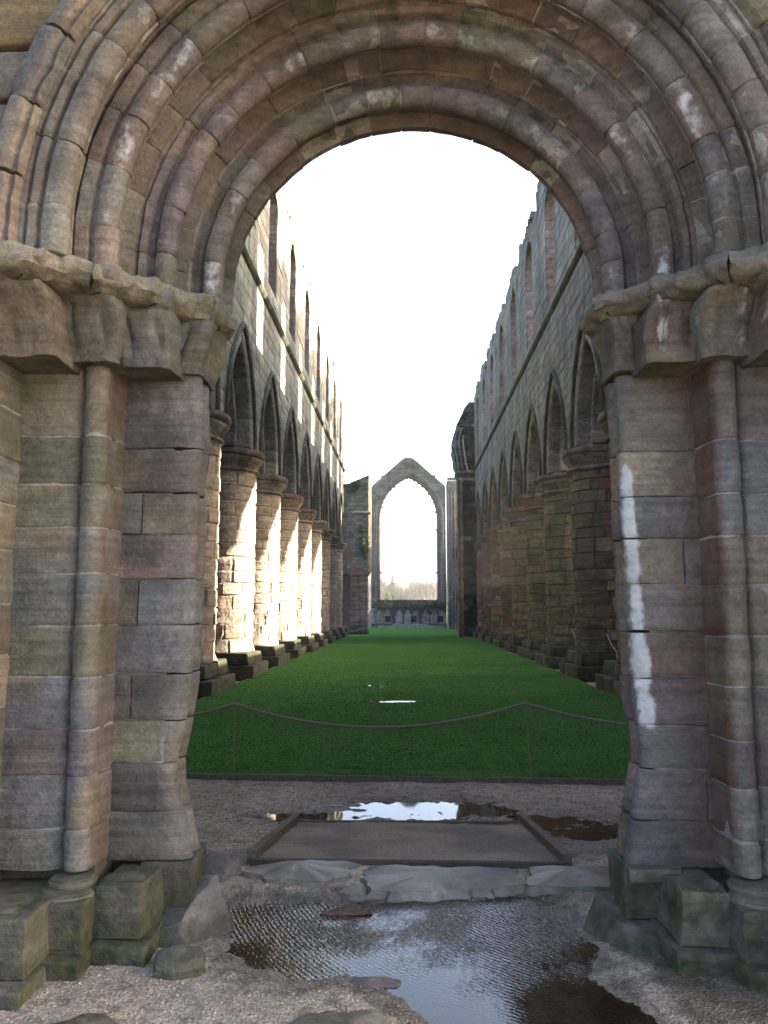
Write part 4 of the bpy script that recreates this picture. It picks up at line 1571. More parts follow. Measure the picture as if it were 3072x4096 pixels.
WALLS = {}
THK = 1.55
for side in (-1, 1):
    X0 = FACE[side]
    P = lambda u, v, w, s=side, x=X0: Vector((s * (x - w), u, v))
    lab = ("left nave wall with pointed arches below and sun-striped tall windows above" if side < 0 else
           "right nave wall in shade with pointed arches below and tall windows above")
    W = thing("arcade_wall", lab, "wall", (side * X0, 30, 0), "nave arcade walls")
    WALLS[side] = W
    # core: face and back in thin courses, with ragged top
    core = []
    zc = Z_CAP - .02
    dz = .2
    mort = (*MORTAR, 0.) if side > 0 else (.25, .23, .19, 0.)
    zlist = []
    zz = zc
    while zz < Z_TOP + .7:
        zlist.append(zz)
        zz += dz
    for zz in zlist:
        A = intervals(zz, -.28)
        B = intervals(zz + dz, -.28)
        for (a0, a1), (b0, b1) in zip(A, B) if len(A) == len(B) else zip(A, A):
            if a1 - a0 < .02 and b1 - b0 < .02:
                continue
            if zz > 13.2:
                # clip to the broken top, in short steps
                m = max(1, int((a1 - a0) / .35))
                for k in range(m):
                    f0, f1 = k / m, (k + 1) / m
                    ya, yb_ = a0 + (a1 - a0) * f0, a0 + (a1 - a0) * f1
                    yc, yd = b0 + (b1 - b0) * f0, b0 + (b1 - b0) * f1
                    t = wall_top(side, (ya + yb_) / 2)
                    if zz >= t:
                        continue
                    zt = min(zz + dz, t)
                    core.append(quad(P(ya, zz, 0), P(yb_, zz, 0), P(yd, zt, 0), P(yc, zt, 0), mort))
                    core.append(quad(P(ya, zz, -THK), P(yc, zt, -THK), P(yd, zt, -THK), P(yb_, zz, -THK), mort))
                    if zt == t or zz + dz >= t:
                        core.append(quad(P(yc, zt, 0), P(yd, zt, 0), P(yd, zt, -THK), P(yc, zt, -THK), mort, .5))
                    for yy, yt in ((ya, yc), (yb_, yd)):
                        core.append(quad(P(yy, zz, 0), P(yt, zt, 0), P(yt, zt, -THK), P(yy, zz, -THK), mort))
            else:
                core.append(quad(P(a0, zz, 0), P(a1, zz, 0), P(b1, zz + dz, 0), P(b0, zz + dz, 0), mort))
                core.append(quad(P(a0, zz, -THK), P(b0, zz + dz, -THK), P(b1, zz + dz, -THK), P(a1, zz, -THK), mort))
    V, F, Cc, M = merge(core)
    mesh_obj("wall_core", V, F, M_WALL, W, Cc, M)
    # ashlar facing
    st = []
    z = Z_CAP + .03
    r2 = random.Random(11 + side)
    while z < Z_TOP + .6:
        h = r2.uniform(.26, .36)
        if z < Z_STR - .09 < z + h:
            h = Z_STR - .09 - z
            if h < .1:
                z = Z_STR + .10
                continue
        elif Z_STR - .1 < z < Z_STR + .09:
            z = Z_STR + .10
            continue
        A = intervals(z + .004, -.02)
        B = intervals(z + h - .004, -.02)
        if len(A) != len(B):
            B = A
        for (a0, a1), (b0, b1) in zip(A, B):
            L = max(a1 - a0, b1 - b0)
            if L < .05 or a1 < 13:
                continue
            m = max(1, int(round(L / r2.uniform(.55, .8))))
            cuts = [0] + sorted((k + r2.uniform(-.2, .2)) / m for k in range(1, m)) + [1]
            for f0, f1 in zip(cuts, cuts[1:]):
                gp = .005
                ua, ub, uc, ud = a0 + (a1 - a0) * f0 + gp, a0 + (a1 - a0) * f1 - gp, b0 + (b1 - b0) * f0 + gp, b0 + (b1 - b0) * f1 - gp
                um = (ua + ub) / 2
                top = min(wall_top(side, ua), wall_top(side, ub))
                if z > top - .05 or ub - ua < .01 or um < 13:
                    continue
                vt = min(z + h - .004, top + .02)
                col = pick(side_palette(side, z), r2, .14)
                ms = .0
                if side > 0:
                    ms = .20 + .22 * noise.noise(Vector((um * .5, z * .18, 3.))) + (.18 if z > 13.5 else 0) + .14 * sstep(26, 18, um)
                else:
                    ms = .10 + .2 * noise.noise(Vector((um * .6, z * .2, 5.))) + .10 * sstep(26, 18, um)
                st.append(fix_winding(flat_stone(P, ua, ub, uc, ud, z + .004, vt, r2.uniform(.006, .022), .012, (*col, .0), ms), Vector((-side, 0, 0))))
        z += h
    emit(W, "stone", st, M_WALL)
    # rubble along the broken top
    tops = []
    y = 14.
    while y < Y1:
        L = r2.uniform(.25, .55)
        t = wall_top(side, y + L / 2)
        k = (y + L / 2 - AY(0)) / BAY
        f = abs(k - round(k)) * BAY
        for wv_ in (0., .5, 1.0):
            if r2.random() < .75:
                hh = r2.uniform(.08, .26)
                x_in, x_out = X0 - .02 + wv_, X0 + .5 + wv_
                cs = boxc(side * x_in if side > 0 else -x_out, side * x_out if side > 0 else -x_in, y, y + L * .95, t - .12, t + hh)
                tops.append(rblock(cs, .04, .3, .05, 2., (*pick([(GREY, 2), (OLIVE, 2)], r2), 0.), lambda p: .38, y, maxn=2))
        y += L
    emit(W, "coping_stone", tops, M_WALL, limit=120)
    # string course
    strs = []
    y = 13.
    prof = ccw([(0, -.10), (.07, -.06), (.12, .0), (.13, .05), (.12, .08), (0, .10)])
    while y < Y1 - .1:
        L = min(r2.uniform(.9, 1.4), Y1 - y)
        strs.append(sweep(prof, [y + .004, y + .02, y + L - .02, y + L - .004], lambda q, t, s=side, x=X0: Vector((s * (x + .01 - q[0]), t, Z_STR + q[1])), .006, .012, 2.,
                          (.12, .12, .10, 0.), lambda p: .62, y))
        y += L
    emit(W, "string_course", strs, M_WALL, limit=60)
    # arch orders and hood
    vs, hd = [], []

    def pointed(c, off, q, t, s=side, x=X0):
        """q=(a,w): offset outward from the curve and depth into the wall; t in -1..1 along the arch"""
        Rr = 3.30 - off + q[0]
        cc_ = 1.55
        amax = math.acos(cc_ / Rr)
        a_ = amax * (1 - abs(t))
        hw = Rr * math.cos(amax - abs(t) * amax) if False else 0
        th = abs(t)
        ang_ = amax * (1 - th)
        sg = 1 if t >= 0 else -1
        return Vector((s * (x + q[1]), c + sg * (Rr * math.cos(ang_) - cc_), Z_CAP + Rr * math.sin(ang_)))
    inner_prof = [(0, .36), (-.02, .30), (.02, .26), (.06, .30), (.30, .30), (.30, 1.5), (0, 1.5), (0, 1.30)]
    inner_prof = ccw([(0., 1.50), (0., .42)] + [(.05 + .06 * math.cos(R(a_)), .36 + .06 * math.sin(R(a_))) for a_ in (170, 215, 260, 300)] + [(.12, .36), (.32, .36), (.32, 1.50)])
    outer_prof = ccw([(0., .40), (0., .10)] + [(.06 + .065 * math.cos(R(a_)), .055 + .065 * math.sin(R(a_))) for a_ in (180, 225, 270, 310)] + [(.14, .03), (.17, .0), (.33, -.012), (.33, .40)])
    hood_prof = ccw([(-.02, .0), (.0, -.07), (.07, -.10), (.13, -.07), (.15, .03), (.0, .04)])
    for j in range(-1, NP - 1):
        c = AY(j)
        if c < 12:
            continue
        for sg in (-1, 1):
            for off, prof, lst, nvv in ((.80, inner_prof, vs, 7), (.47, outer_prof, vs, 8), (.14, hood_prof, hd, 5)):
                cuts = [k / nvv for k in range(nvv + 1)]
                for k in range(nvv):
                    # t runs from the springing (0 -> angle 0) up to the apex
                    s0, s1 = cuts[k], cuts[k + 1]
                    base = pick([(PURP, 2), (GREY, 2), ((.24, .22, .2), 2)], r2) if off == .80 else pick([((.25, .25, .2), 3), (GREY, 2), (PALE, .8 if side < 0 else .1)], r2)
                    if off == .14:
                        base = (.13, .13, .11)
                    ms = .60 if off == .14 else (.34 if off == .47 else .12)
                    if side > 0:
                        ms += .08
                    e = .004 if k else 0.

                    def mp_(q, t, sg=sg, c=c, off=off, s=side, x=X0):
                        Rr = 3.30 - off + q[0]
                        amax = math.acos(1.55 / Rr)
                        an = amax * t
                        return Vector((s * (x + q[1]), c + sg * (Rr * math.cos(an) - 1.55), Z_CAP + Rr * math.sin(an)))
                    ts = [s0 + e * .5, s0 + .012, (s0 + s1) / 2, s1 - .012, s1 - e * .5]
                    pc = sweep(prof, ts, mp_, .006, .012, 2.5, (*base, 0.), lambda p, m_=ms: m_, c + k, .0)
                    if sg * side < 0:
                        pc.f = [f[::-1] for f in pc.f]
                    lst.append(pc)
    emit(W, "voussoir", vs, M_PIER, smooth=.6)
    emit(W, "hood_mould", hd, M_WALL, limit=80, smooth=.6)
    # clerestory windows: splayed reveals of dressed stone
    rv = []
    for j in range(-1, NP - 1):
        c = AY(j)
        if c < 12:
            continue
        ohw = .52
        for sg in (-1, 1):
            z = WZ0
            k = 0
            while z < WZS:
                h = min(r2.uniform(.26, .36), WZS - z)
                if h < .05:
                    break
                spl = [0., .5 + r2.uniform(-.12, .12), 1.]
                for f0, f1 in zip(spl, spl[1:]):
                    def pt(f, zz_, w=0., c=c, sg=sg):
                        hw = WHW + (ohw - WHW) * f
                        return Vector((side * (X0 + f * THK), c + sg * (hw - w), zz_))
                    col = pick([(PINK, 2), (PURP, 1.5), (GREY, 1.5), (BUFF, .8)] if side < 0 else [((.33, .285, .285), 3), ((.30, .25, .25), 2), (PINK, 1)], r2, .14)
                    Pq = lambda u, v, w, pt=pt: pt(u, v, w)
                    pc = flat_stone(Pq, f0 + .004, f1 - .004, f0 + .004, f1 - .004, z + .004, z + h - .004, r2.uniform(.008, .02), .008, (*col, 0.), .08)
                    rv.append(fix_winding(pc, Vector((0, -sg, 0))))
                z += h
                k += 1
            core_q = quad(Vector((side * X0, c + sg * WHW, WZ0 - .1)), Vector((side * (X0 + THK), c + sg * ohw, WZ0 - .1)),
                          Vector((side * (X0 + THK), c + sg * ohw, WZS + .05)), Vector((side * X0, c + sg * WHW, WZS + .05)), mort)
            rv.append(core_q)
        # sill and head
        rv.append(quad(Vector((side * X0, c - WHW, WZ0)), Vector((side * (X0 + THK), c - ohw, WZ0 + .25)), Vector((side * (X0 + THK), c + ohw, WZ0 + .25)), Vector((side * X0, c + WHW, WZ0)), (*GREY, 0.), .4))
        nseg = 10
        for k in range(nseg):
            a0, a1 = math.pi * k / nseg, math.pi * (k + 1) / nseg
            q = [(X0, WHW, a0), (X0, WHW, a1), (X0 + THK, ohw, a1), (X0 + THK, ohw, a0)]
            ym = c + WHW * math.cos((a0 + a1) / 2)
            if WZS + WHW * math.sin((a0 + a1) / 2) > wall_top(side, ym) - .05:
                continue
            rv.append(quad(*[Vector((side * x_, c + hw * math.cos(a_), WZS + hw * math.sin(a_))) for x_, hw, a_ in q], (*pick([(PINK, 1), (BUFF, 1), (GREY, 1)], r2), 0.), .1))
    emit(W, "window_stone", rv, M_WALL)
    # masonry carried across the aisle above each pier, with its plain back boxes
    sp = []
    xin, xout = X0 + .40, X0 + 5.2
    cross = []
    for j in range(0, NP):
        yc = PY(j)
        x0_, x1_ = (xin, xout) if side > 0 else (-xout, -xin)
        cross.append(plainbox(x0_, x1_, yc - .62, yc + .62, Z_CAP + .0, 9.3, (.16, .10, .08, 0.)))
        z = Z_CAP + .02
        while z < 9.1:
            h = r2.uniform(.17, .32)
            x = xin
            while x < X0 + 2.9:
                w_ = r2.uniform(.35, .75)
                col = pick([(PINK, 2), (RED, 2.4), (PURP, 2), (BUFF, .8), (OCHRE, .6)], r2, .2)
                Pq = lambda u, v, w, yc=yc, s=side: Vector((s * u, yc - .62 - w, v))
                sp.append(fix_winding(flat_stone(Pq, x + .008, x + w_ - .008, x + .008, x + w_ - .008, z + .01, z + h - .01, r2.uniform(.015, .06), .03, (*col, 0.), .05), Vector((0, -1, 0))))
                x += w_
            z += h
    V, F, Cc, M = merge(cross)
    mesh_obj("aisle_crosswall", V, F, M_WALL, W, Cc, M)
    emit(W, "vault_stone", sp, M_PIER, limit=120)
    if side < 0:
        # unseen vault slab and outer wall, added to keep the north aisle dark
        p = plainbox(-10.2, -5.7, 5.0, Y1, 9.3, 9.7, (*MORTAR, 0.))
        mesh_obj("unseen_aisle_vault", p.v, p.f, M_WALL, W, p.c, p.m)
        p = plainbox(-10.6, -9.6, 5.0, Y1, -.2, 9.3, (*RED, 0.))
        mesh_obj("aisle_shade_wall", p.v, p.f, M_WALL, W, p.c, p.m)
    else:
        p = plainbox(9.5, 10.3, 5.0, 19.6, -.2, 9.5, (*MORTAR, 0.))  # unseen; built tall here to keep the sun off the doorway
        mesh_obj("aisle_shade_wall", p.v, p.f, M_WALL, W, p.c, p.m)
        p = plainbox(9.5, 10.3, 19.6, 41.0, -.2, 4.15, (*MORTAR, 0.))  # unseen; kept low here so the sun reaches the left piers
        mesh_obj("aisle_shade_wall", p.v, p.f, M_WALL, W, p.c, p.m)
        p = plainbox(9.5, 10.3, 41.0, 108., -.2, 9.5, (*MORTAR, 0.))  # unseen; raised and run on eastward to shade the far lawn
        mesh_obj("aisle_shade_wall", p.v, p.f, M_WALL, W, p.c, p.m)

# piers
ORD = ["hidden first", "first visible", "second", "third", "fourth", "fifth", "sixth", "seventh", "eighth", "last"]


def pier(side, j):
    cy = PY(j)
    cx = side * (FACE[side] + PR - .02)
    if side < 0:
        look = "sunlit on its nave side" if 1 <= j <= 6 else "standing in shade"
    else:
        look = "green with algae on its nave side" if j <= 4 else "of red and yellow blocks in shade"
    T = thing("stone_pier", f"{ORD[j]} round pier of the {'left' if side < 0 else 'right'} arcade, {look}", "pier", (cx, cy, 0), "round piers of the nave arcades")
    r2 = random.Random(100 * j + side * 7)
    # core
    V, F = [], []
    n = 24
    for z_ in (-.1, Z_CAP):
        for k in range(n):
            a_ = math.tau * k / n
            V.append((cx + (PR - .035) * math.cos(a_), cy + (PR - .035) * math.sin(a_), z_))
    for k in range(n):
        F.append((k, (k + 1) % n, n + (k + 1) % n, n + k))
    F.append(tuple(n + k for k in range(n)))
    mesh_obj("core", V, F, M_PIER, T, [((.13, .10, .08, 0.) if side > 0 else (.34, .28, .23, 0.))] * len(V), [.1] * len(V))
    nave_ang = math.pi if side > 0 else 0.
    st = []
    z = .50
    ci = 0
    while z < 5.18:
        h = r2.uniform(.24, .42) if side > 0 else r2.uniform(.28, .42)
        if z + h > 5.1:
            h = 5.2 - z
        # ring of stones on the half that faces the nave and the west
        start = nave_ang + (-1.9 if side < 0 else 1.9) + r2.uniform(-.25, .25)
        dirn = 1 if side < 0 else -1
        a_ = start - dirn * .45
        end = nave_ang + dirn * 1.0
        k = 0
        lowz_ = sstep(3.2, 1.0, z)
        ang = nave_ang - dirn * 2.3 + dirn * r2.uniform(0, .4)
        while (ang - end) * dirn < 0:
            da = (r2.uniform(.55, 1.15) if side > 0 else r2.uniform(.42, .95) if lowz_ > .5 else r2.uniform(.7, 1.3)) * dirn
            a0, a1 = ang + dirn * .004, ang + da - dirn * .004
            am = (a0 + a1) / 2
            face_n = math.cos(am - nave_ang)
            lowz = sstep(3.2, 1.0, z)
            if side < 0:
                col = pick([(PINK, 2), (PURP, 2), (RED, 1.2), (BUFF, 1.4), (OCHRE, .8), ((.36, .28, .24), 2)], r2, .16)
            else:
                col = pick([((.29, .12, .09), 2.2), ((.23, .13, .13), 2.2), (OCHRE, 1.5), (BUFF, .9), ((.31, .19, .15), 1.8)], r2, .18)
            prot = r2.uniform(-.012, .012) + (r2.uniform(-.03, .012) if lowz > .3 and r2.random() < .3 else 0)
            nu, nvv = 5, 4
            V, F, M, Cc = [], [], [], []
            for iv in range(nvv + 1):
                for iu in range(nu + 1):
                    fu, fv = iu / nu, iv / nvv
                    eu = min(fu, 1 - fu) * 2
                    ev = min(fv, 1 - fv) * 2
                    drop = .0
                    if iu in (0, nu) or iv in (0, nvv):
                        drop = .038 if side > 0 else .022 + .025 * lowz
                    fu2 = fu if iu in (0, nu) else .05 + (fu - 1 / nu) / (1 - 2 / nu) * .90
                    fv2 = fv if iv in (0, nvv) else .08 + (fv - 1 / nvv) / (1 - 2 / nvv) * .84
                    an = a0 + (a1 - a0) * fu2
                    zz_ = z + .006 + (h - .012) * fv2
                    fl = .03 * sstep(.8, .5, zz_)
                    rr = PR + prot - drop + fl
                    rr += (.03 * noise.noise(Vector((an * 2.5 + j, zz_ * 11., 3.))) * (.3 + lowz) * (1 if side > 0 else .35)) + (.018 + .045 * lowz) * noise.turbulence(Vector((an * 4 + j * 9, zz_ * 4.5, side * 3 + r2.random() * .02)), 3, False) - .02 * lowz
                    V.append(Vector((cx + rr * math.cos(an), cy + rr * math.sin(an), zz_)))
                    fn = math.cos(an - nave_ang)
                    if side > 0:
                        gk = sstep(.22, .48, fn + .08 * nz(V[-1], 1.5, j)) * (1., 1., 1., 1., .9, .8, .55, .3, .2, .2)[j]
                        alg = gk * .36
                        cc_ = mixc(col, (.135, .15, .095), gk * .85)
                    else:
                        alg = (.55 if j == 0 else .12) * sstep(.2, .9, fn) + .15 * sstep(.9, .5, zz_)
                        cc_ = mixc(col, (.42, .36, .29), sstep(-.05, .5, fn) * .8)  # nave-facing side painted paler to strengthen the sunlit cream
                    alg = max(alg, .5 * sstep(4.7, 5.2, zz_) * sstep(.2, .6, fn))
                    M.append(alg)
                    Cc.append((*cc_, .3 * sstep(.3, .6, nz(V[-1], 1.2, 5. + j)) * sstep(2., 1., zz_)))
            for iv in range(nvv):
                for iu in range(nu):
                    q = iv * (nu + 1) + iu
                    f = (q, q + 1, q + nu + 2, q + nu + 1)
                    F.append(f if dirn > 0 else f[::-1])
            st.append(Piece(V, F, Cc, M))
            ang += da
        z += h
        ci += 1
    emit(T, "stone", st, M_PIER, limit=110 if j >= 1 else 0, smooth=.6)
    # capital with scalloped bell and moulded abacus
    for nm, prof in (("capital", [(-.03, 5.16), (.04, 5.18), (.075, 5.22), (.06, 5.26), (.0, 5.29), (.03, 5.36), (.10, 5.45), (.16, 5.52), (.17, 5.56), (.06, 5.565)]),
                     ("abacus", [(.06, 5.57), (.15, 5.58), (.205, 5.64), (.215, 5.70), (.20, 5.76), (-.1, 5.775)])):
        V, F, M = [], [], []
        n = 40
        for k in range(n):
            an = math.tau * k / n
            for o, z_ in prof:
                sc = .025 * (abs(math.sin(an * 8)) - .5) if 5.32 < z_ < 5.54 else 0
                rr = PR + o + sc
                Pv = Vector((cx + rr * math.cos(an), cy + rr * math.sin(an), z_))
                Pv += noise.turbulence_vector(Pv * 1.8, 3, False) * .025
                V.append(Pv)
                fn = math.cos(an - nave_ang)
                M.append(.46 * sstep(.35, .65, fn) + .05)
        m = len(prof)
        for k in range(n):
            for i in range(m - 1):
                A, B = k * m + i, ((k + 1) % n) * m + i
                F.append((A, B, B + 1, A + 1))
        F.append(tuple(k * m + m - 1 for k in range(n)))
        col = pick([(PINK, 1), (GREY, 1), (PURP, 1)], r2)
        mesh_obj(nm, V, F, M_PIER, T, [(*col, 0.)] * len(V), M, .9)
    # stepped plinth of squared blocks
    pl = []
    for half, z0, z1, nn in ((1.13, -.2, .23, 3), (.99, .23, .52, 2)):
        for a_ in range(nn):
            for b_ in range(nn):
                if 0 < a_ < nn - 1 and 0 < b_ < nn - 1:
                    continue
                gx = 2 * half / nn
                dd = r2.uniform(-.03, .02)
                cs = boxc(cx - half + a_ * gx + .005 + dd * .3, cx - half + (a_ + 1) * gx - .005, cy - half + b_ * gx + .005 - dd, cy - half + (b_ + 1) * gx - .005,
                          z0, z1 + r2.uniform(-.03, .01))
                if nn == 2:
                    for q in range(4, 8):
                        x_, y_, z_ = cs[q]
                        cs[q] = (cx + (x_ - cx) * .96, cy + (y_ - cy) * .96, z_)
                pl.append(rblock(cs, .03, .4, .03, 2.5, (*pick([((.15, .14, .10), 2), ((.10, .085, .07), 2.5)], r2), 0.), lambda p: .66, j * 3.3 + a_, .02, 1.5, 3))
    emit(T, "plinth_stone", pl, M_PIER, smooth=.7)
    return T


for side in (-1, 1):
    for j in range(NP):
        T = pier(side, j)
        if side < 0 and j == 3:
            cx, cy = -(FACE[-1] + PR), PY(3)
            an = -1.75
            pc = rblock(boxc(-.26, .26, -.10, .10, 2.22, 2.50), .02, .15, .02, 5., (.42, .40, .13, 0.), None, 2., maxn=4)
            rot_ = Matrix.Rotation(an + math.pi / 2, 3, 'Z')
            pc.v = [rot_ @ Vector((p.x, p.y, 0)) + Vector((cx + (PR + .03) * math.cos(an), cy + (PR + .03) * math.sin(an), p.z)) for p in pc.v]
            o = mesh_obj("ledge_stone", pc.v, pc.f, M_PIER, T, pc.c, pc.m, .7)
            o['label'] = "yellow lichened stone jutting from the pier"

# slack ropes between the nearest piers
for side, js in ((-1, (1, 2, 3)), (1, (1, 2))):
    for j in js:
        x = side * (FACE[side] + .55)
        p, q = (x, PY(j) + .95, .55), (x, PY(j + 1) - PR - .04, 1.02)
        pts = [Vector(p).lerp(Vector(q), t) - Vector((0, 0, .9 * t * (1 - t))) for t in [k / 16 for k in range(17)]]
        pc = tube(pts, .011, 6, (.30, .26, .20))
        o = mesh_obj("rope", pc.v, pc.f, M_ROPE, None, pc.c, pc.m, 1.)
        tag(o, f"pale slack rope running from the {ORD[j]} {'left' if side < 0 else 'right'} pier up to the next pier", "rope", "slack ropes between piers")

# ---------------------------------------------------------------- crossing and east end
def masonry_plane(parent, P, outward, region, palette, course=(.28, .4), length=(.4, .9), mossf=None, limit=290, prot=(.01, .04), seed=1, mat=M_WALL, zr=(0, 10), name="stone"):
    """region(z) -> list of (u0,u1) spans at height z"""
    r2 = random.Random(seed)
    st = []
    z = zr[0]
    while z < zr[1]:
        h = r2.uniform(*course)
        A, B = region(z + .01), region(z + h - .01)
        if len(A) != len(B):
            A = B = A if len(A) < len(B) else B
        for (a0, a1), (b0, b1) in zip(A, B):
            L = max(a1 - a0, b1 - b0)
            if L < .06:
                continue
            m = max(1, int(round(L / r2.uniform(*length))))
            cuts = [0] + sorted((k + r2.uniform(-.25, .25)) / m for k in range(1, m)) + [1]
            for f0, f1 in zip(cuts, cuts[1:]):
                ua, ub, uc, ud = a0 + (a1 - a0) * f0 + .008, a0 + (a1 - a0) * f1 - .008, b0 + (b1 - b0) * f0 + .008, b0 + (b1 - b0) * f1 - .008
                col = pick(palette, r2, .18)
                ms = mossf((ua + ub) / 2, z) if mossf else 0.
                st.append(fix_winding(flat_stone(P, ua, ub, uc, ud, z + .008, z + h - .008, r2.uniform(*prot), .02, (*col, 0.), ms), outward))
        z += h
    emit(parent, name, st, mat, limit=limit)


# dark crossing pier on the right with the stump of its arch
TW = thing("crossing_pier", "tall dark mossy pier with a broken arch stump ending the right wall", "pier", (4, 52, 0))
tx0 = lambda z: float(np.interp(z, [-.2, 9.9, 10.4, 11., 12., 12.6, 13.2, 14.0, 14.7, 15.1], [3.50, 3.50, 3.25, 3.12, 2.98, 2.95, 3.1, 3.45, 3.75, 4.1]))
tx1 = 5.4
V, F = [], []
zl = [-.2 + k * .25 for k in range(62)]
for k, z in enumerate(zl):
    w = .04 * noise.noise(Vector((z * 2, 0, 0))) + .08 * noise.noise(Vector((z * 5, 3, 0)))
    for x, y in ((tx0(z) + w * (1 if z > 10 else .3) + .02, 51.0), (tx1, 51.0), (tx1, 53.4), (tx0(z) + w * (1 if z > 10 else .3) + .02, 53.4)):
        V.append((x, y, z))
for k in range(len(zl) - 1):
    for i in range(4):
        jx = (i + 1) % 4
        F.append((k * 4 + i, k * 4 + jx, (k + 1) * 4 + jx, (k + 1) * 4 + i))
F.append(tuple((len(zl) - 1) * 4 + i for i in range(4)))
mesh_obj("core", V, F, M_WALL, TW, [(.06, .06, .055, 0.)] * len(V), [.3] * len(V))


def tw_col(u, z):
    return .25 + .35 * sstep(9., 13, z) * .6


masonry_plane(TW, lambda u, v, w: Vector((u, 51.0 - w, v)), Vector((0, -1, 0)), lambda z: [(tx0(z) + .03, tx1)] if z < 15 else [],
              [((.055, .06, .055), 5), ((.10, .11, .10), 2), ((.30, .32, .31), .8), ((.03, .032, .03), 3)], (.22, .32), (.35, .6), lambda u, z: .1 + .35 * sstep(9.5, 13, z), zr=(-.1, 15.1), prot=(.02, .07), seed=5)
for k, z in enumerate((9.85, 10.35)):
    p = rblock(boxc(tx0(z) - .10, 4.6, 50.9, 53, z, z + .18), .03, .5, .03, 3., (*GREY, 0.), lambda q: .3, k, maxn=6)
    mesh_obj("impost", p.v, p.f, M_WALL, TW, p.c, p.m)
for k in range(3):
    prof = [(0, 0), (.22, 0), (.22, .2), (0, .2)]
    pts = [(tx0(z) + .18 + .24 * k, 50.94 - .03 * k, z) for z in np.linspace(10.5, 13.4 - .3 * k, 10)]
    pc = tube(pts, .085, 6, (.22, .22, .20))
    pc.m = [.25] * len(pc.v)
    mesh_obj("arch_rib", pc.v, pc.f, M_WALL, TW, pc.c, pc.m, 1.)

# narrow shaft in front of it, its sunlit strip painted as pale buff
SH = thing("wall_shaft", "narrow stone shaft, sunlight painted in buff, standing before the dark crossing pier", "shaft", (3.2, 48.6, 0))
stn = []
z = -.1
while z < 9.4:
    h = rng.uniform(.5, 1.0)
    h = min(h, 9.5 - z)
    stn.append(rblock(boxc(3.06, 3.22, 48.3, 48.9, z, z + h - .012), .03, .5, .02, 2., (*pick([((.24, .17, .11), 2), (PINK, 1)]), 0.), lambda p: .1 + .3 * sstep(1, 0, p[2]), z, maxn=3))
    stn.append(rblock(boxc(3.225, 3.40, 48.42, 48.9, z + .1, z + h + .088), .05, .5, .02, 2., (*pick([((.46, .40, .27), 2), (BUFF, 1)]), 0.), lambda p: .3 * sstep(1, 0, p[2]), z + 3, maxn=3))
    z += h
emit(SH, "stone", stn, M_WALL, smooth=.7)

# second crossing pier, farther off on the right
PE = thing("ruined_pier", "pale ruined pier just right of the great east window with dark-painted holes", "pier", (4, 70, 0))
p = plainbox(3.55, 4.9, 70.0, 72.0, -.2, 12.9, (.20, .18, .155, 0.))
mesh_obj("core", p.v, p.f, M_WALL, PE, p.c, p.m)
masonry_plane(PE, lambda u, v, w: Vector((u, 70.0 - w, v)), Vector((0, -1, 0)),
              lambda z: [(3.55, 4.9)] if not (5.9 < z < 7.0 or 2.3 < z < 3.4) else [(3.55, 3.85), (4.5, 4.9)],
              [(GREY, 2), ((.30, .27, .25), 2), (PINK, 1.2), (OLIVE, .6)], (.3, .45), (.4, .8), lambda u, z: .2 + .3 * noise.noise(Vector((u * 2, z * .8, 1))), zr=(-.1, 13.0), seed=8)
for z0, z1 in ((5.95, 7.0), (2.35, 3.4)):
    p = plainbox(3.9, 4.45, 69.985, 69.995, z0, z1, (.03, .03, .028, 0.))  # dark plate painting the shade inside the hole
    mesh_obj("socket_shade", p.v, p.f, M_WALL, PE, p.c, p.m)
for k in range(3):
    pc = tube([(3.62 + k * .28, 69.95, -.1), (3.62 + k * .28, 69.95, 12.0)], .08, 6, (.27, .235, .21))
    mesh_obj("shaft", pc.v, pc.f, M_WALL, PE, pc.c, pc.m, 1.)

# rubble wall on the left with a red respond below
NW = thing("rubble_wall", "ivy-streaked rubble wall over a red respond left of the great east window", "wall", (-3.6, 58, 0))
p = plainbox(-10., -2.74, 58.02, 60.0, 4.25, 10.7, (.20, .19, .16, 0.))
mesh_obj("core", p.v, p.f, M_WALL, NW, p.c, p.m)
masonry_plane(NW, lambda u, v, w: Vector((u, 58.0 - w, v)), Vector((0, -1, 0)), lambda z: [(-7.0, -2.74)] if z < 10.6 else [(max(-7., -4.6 + (z - 10.7) * 2.4), -2.74)],
              [((.23, .23, .19), 2), (OLIVE, 2), ((.16, .15, .12), 2), (GREY, 1.5)], (.22, .36), (.3, .6),
              lambda u, z: .28 + .3 * noise.noise(Vector((u * .9, z * .5, 9))) + .3 * sstep(9.2, 10.5, z), zr=(4.3, 11.4), prot=(.02, .08), seed=12)
p = Piece([(-4.7, 58.05, 10.6), (-2.745, 58.05, 10.6), (-2.745, 58.05, 11.42), (-4.7, 59.5, 10.6), (-2.745, 59.5, 10.6), (-2.745, 59.5, 11.42)],
          [(0, 1, 2), (3, 5, 4), (0, 2, 5, 3), (1, 4, 5, 2)], [(.2, .19, .16, 0.)] * 6)
mesh_obj("gable_core", p.v, p.f, M_WALL, NW, p.c, p.m)
stn = []
z = -.1
while z < 4.1:
    h = min(rng.uniform(.3, .45), 4.15 - z)
    for x0, x1 in ((-4.12, -3.5), (-3.49, -2.86)):
        stn.append(rblock(boxc(x0, x1, 57.95, 59.4, z, z + h - .012), .05, .4, .03, 2., (*pick([(PINK, 2), ((.26, .17, .145), 1.5), (PURP, 1.5)]), 0.), lambda p: .1 + .55 * sstep(1.3, .2, p[2]), z, maxn=3))
    z += h
emit(NW, "respond_stone", stn, M_WALL, smooth=.7)
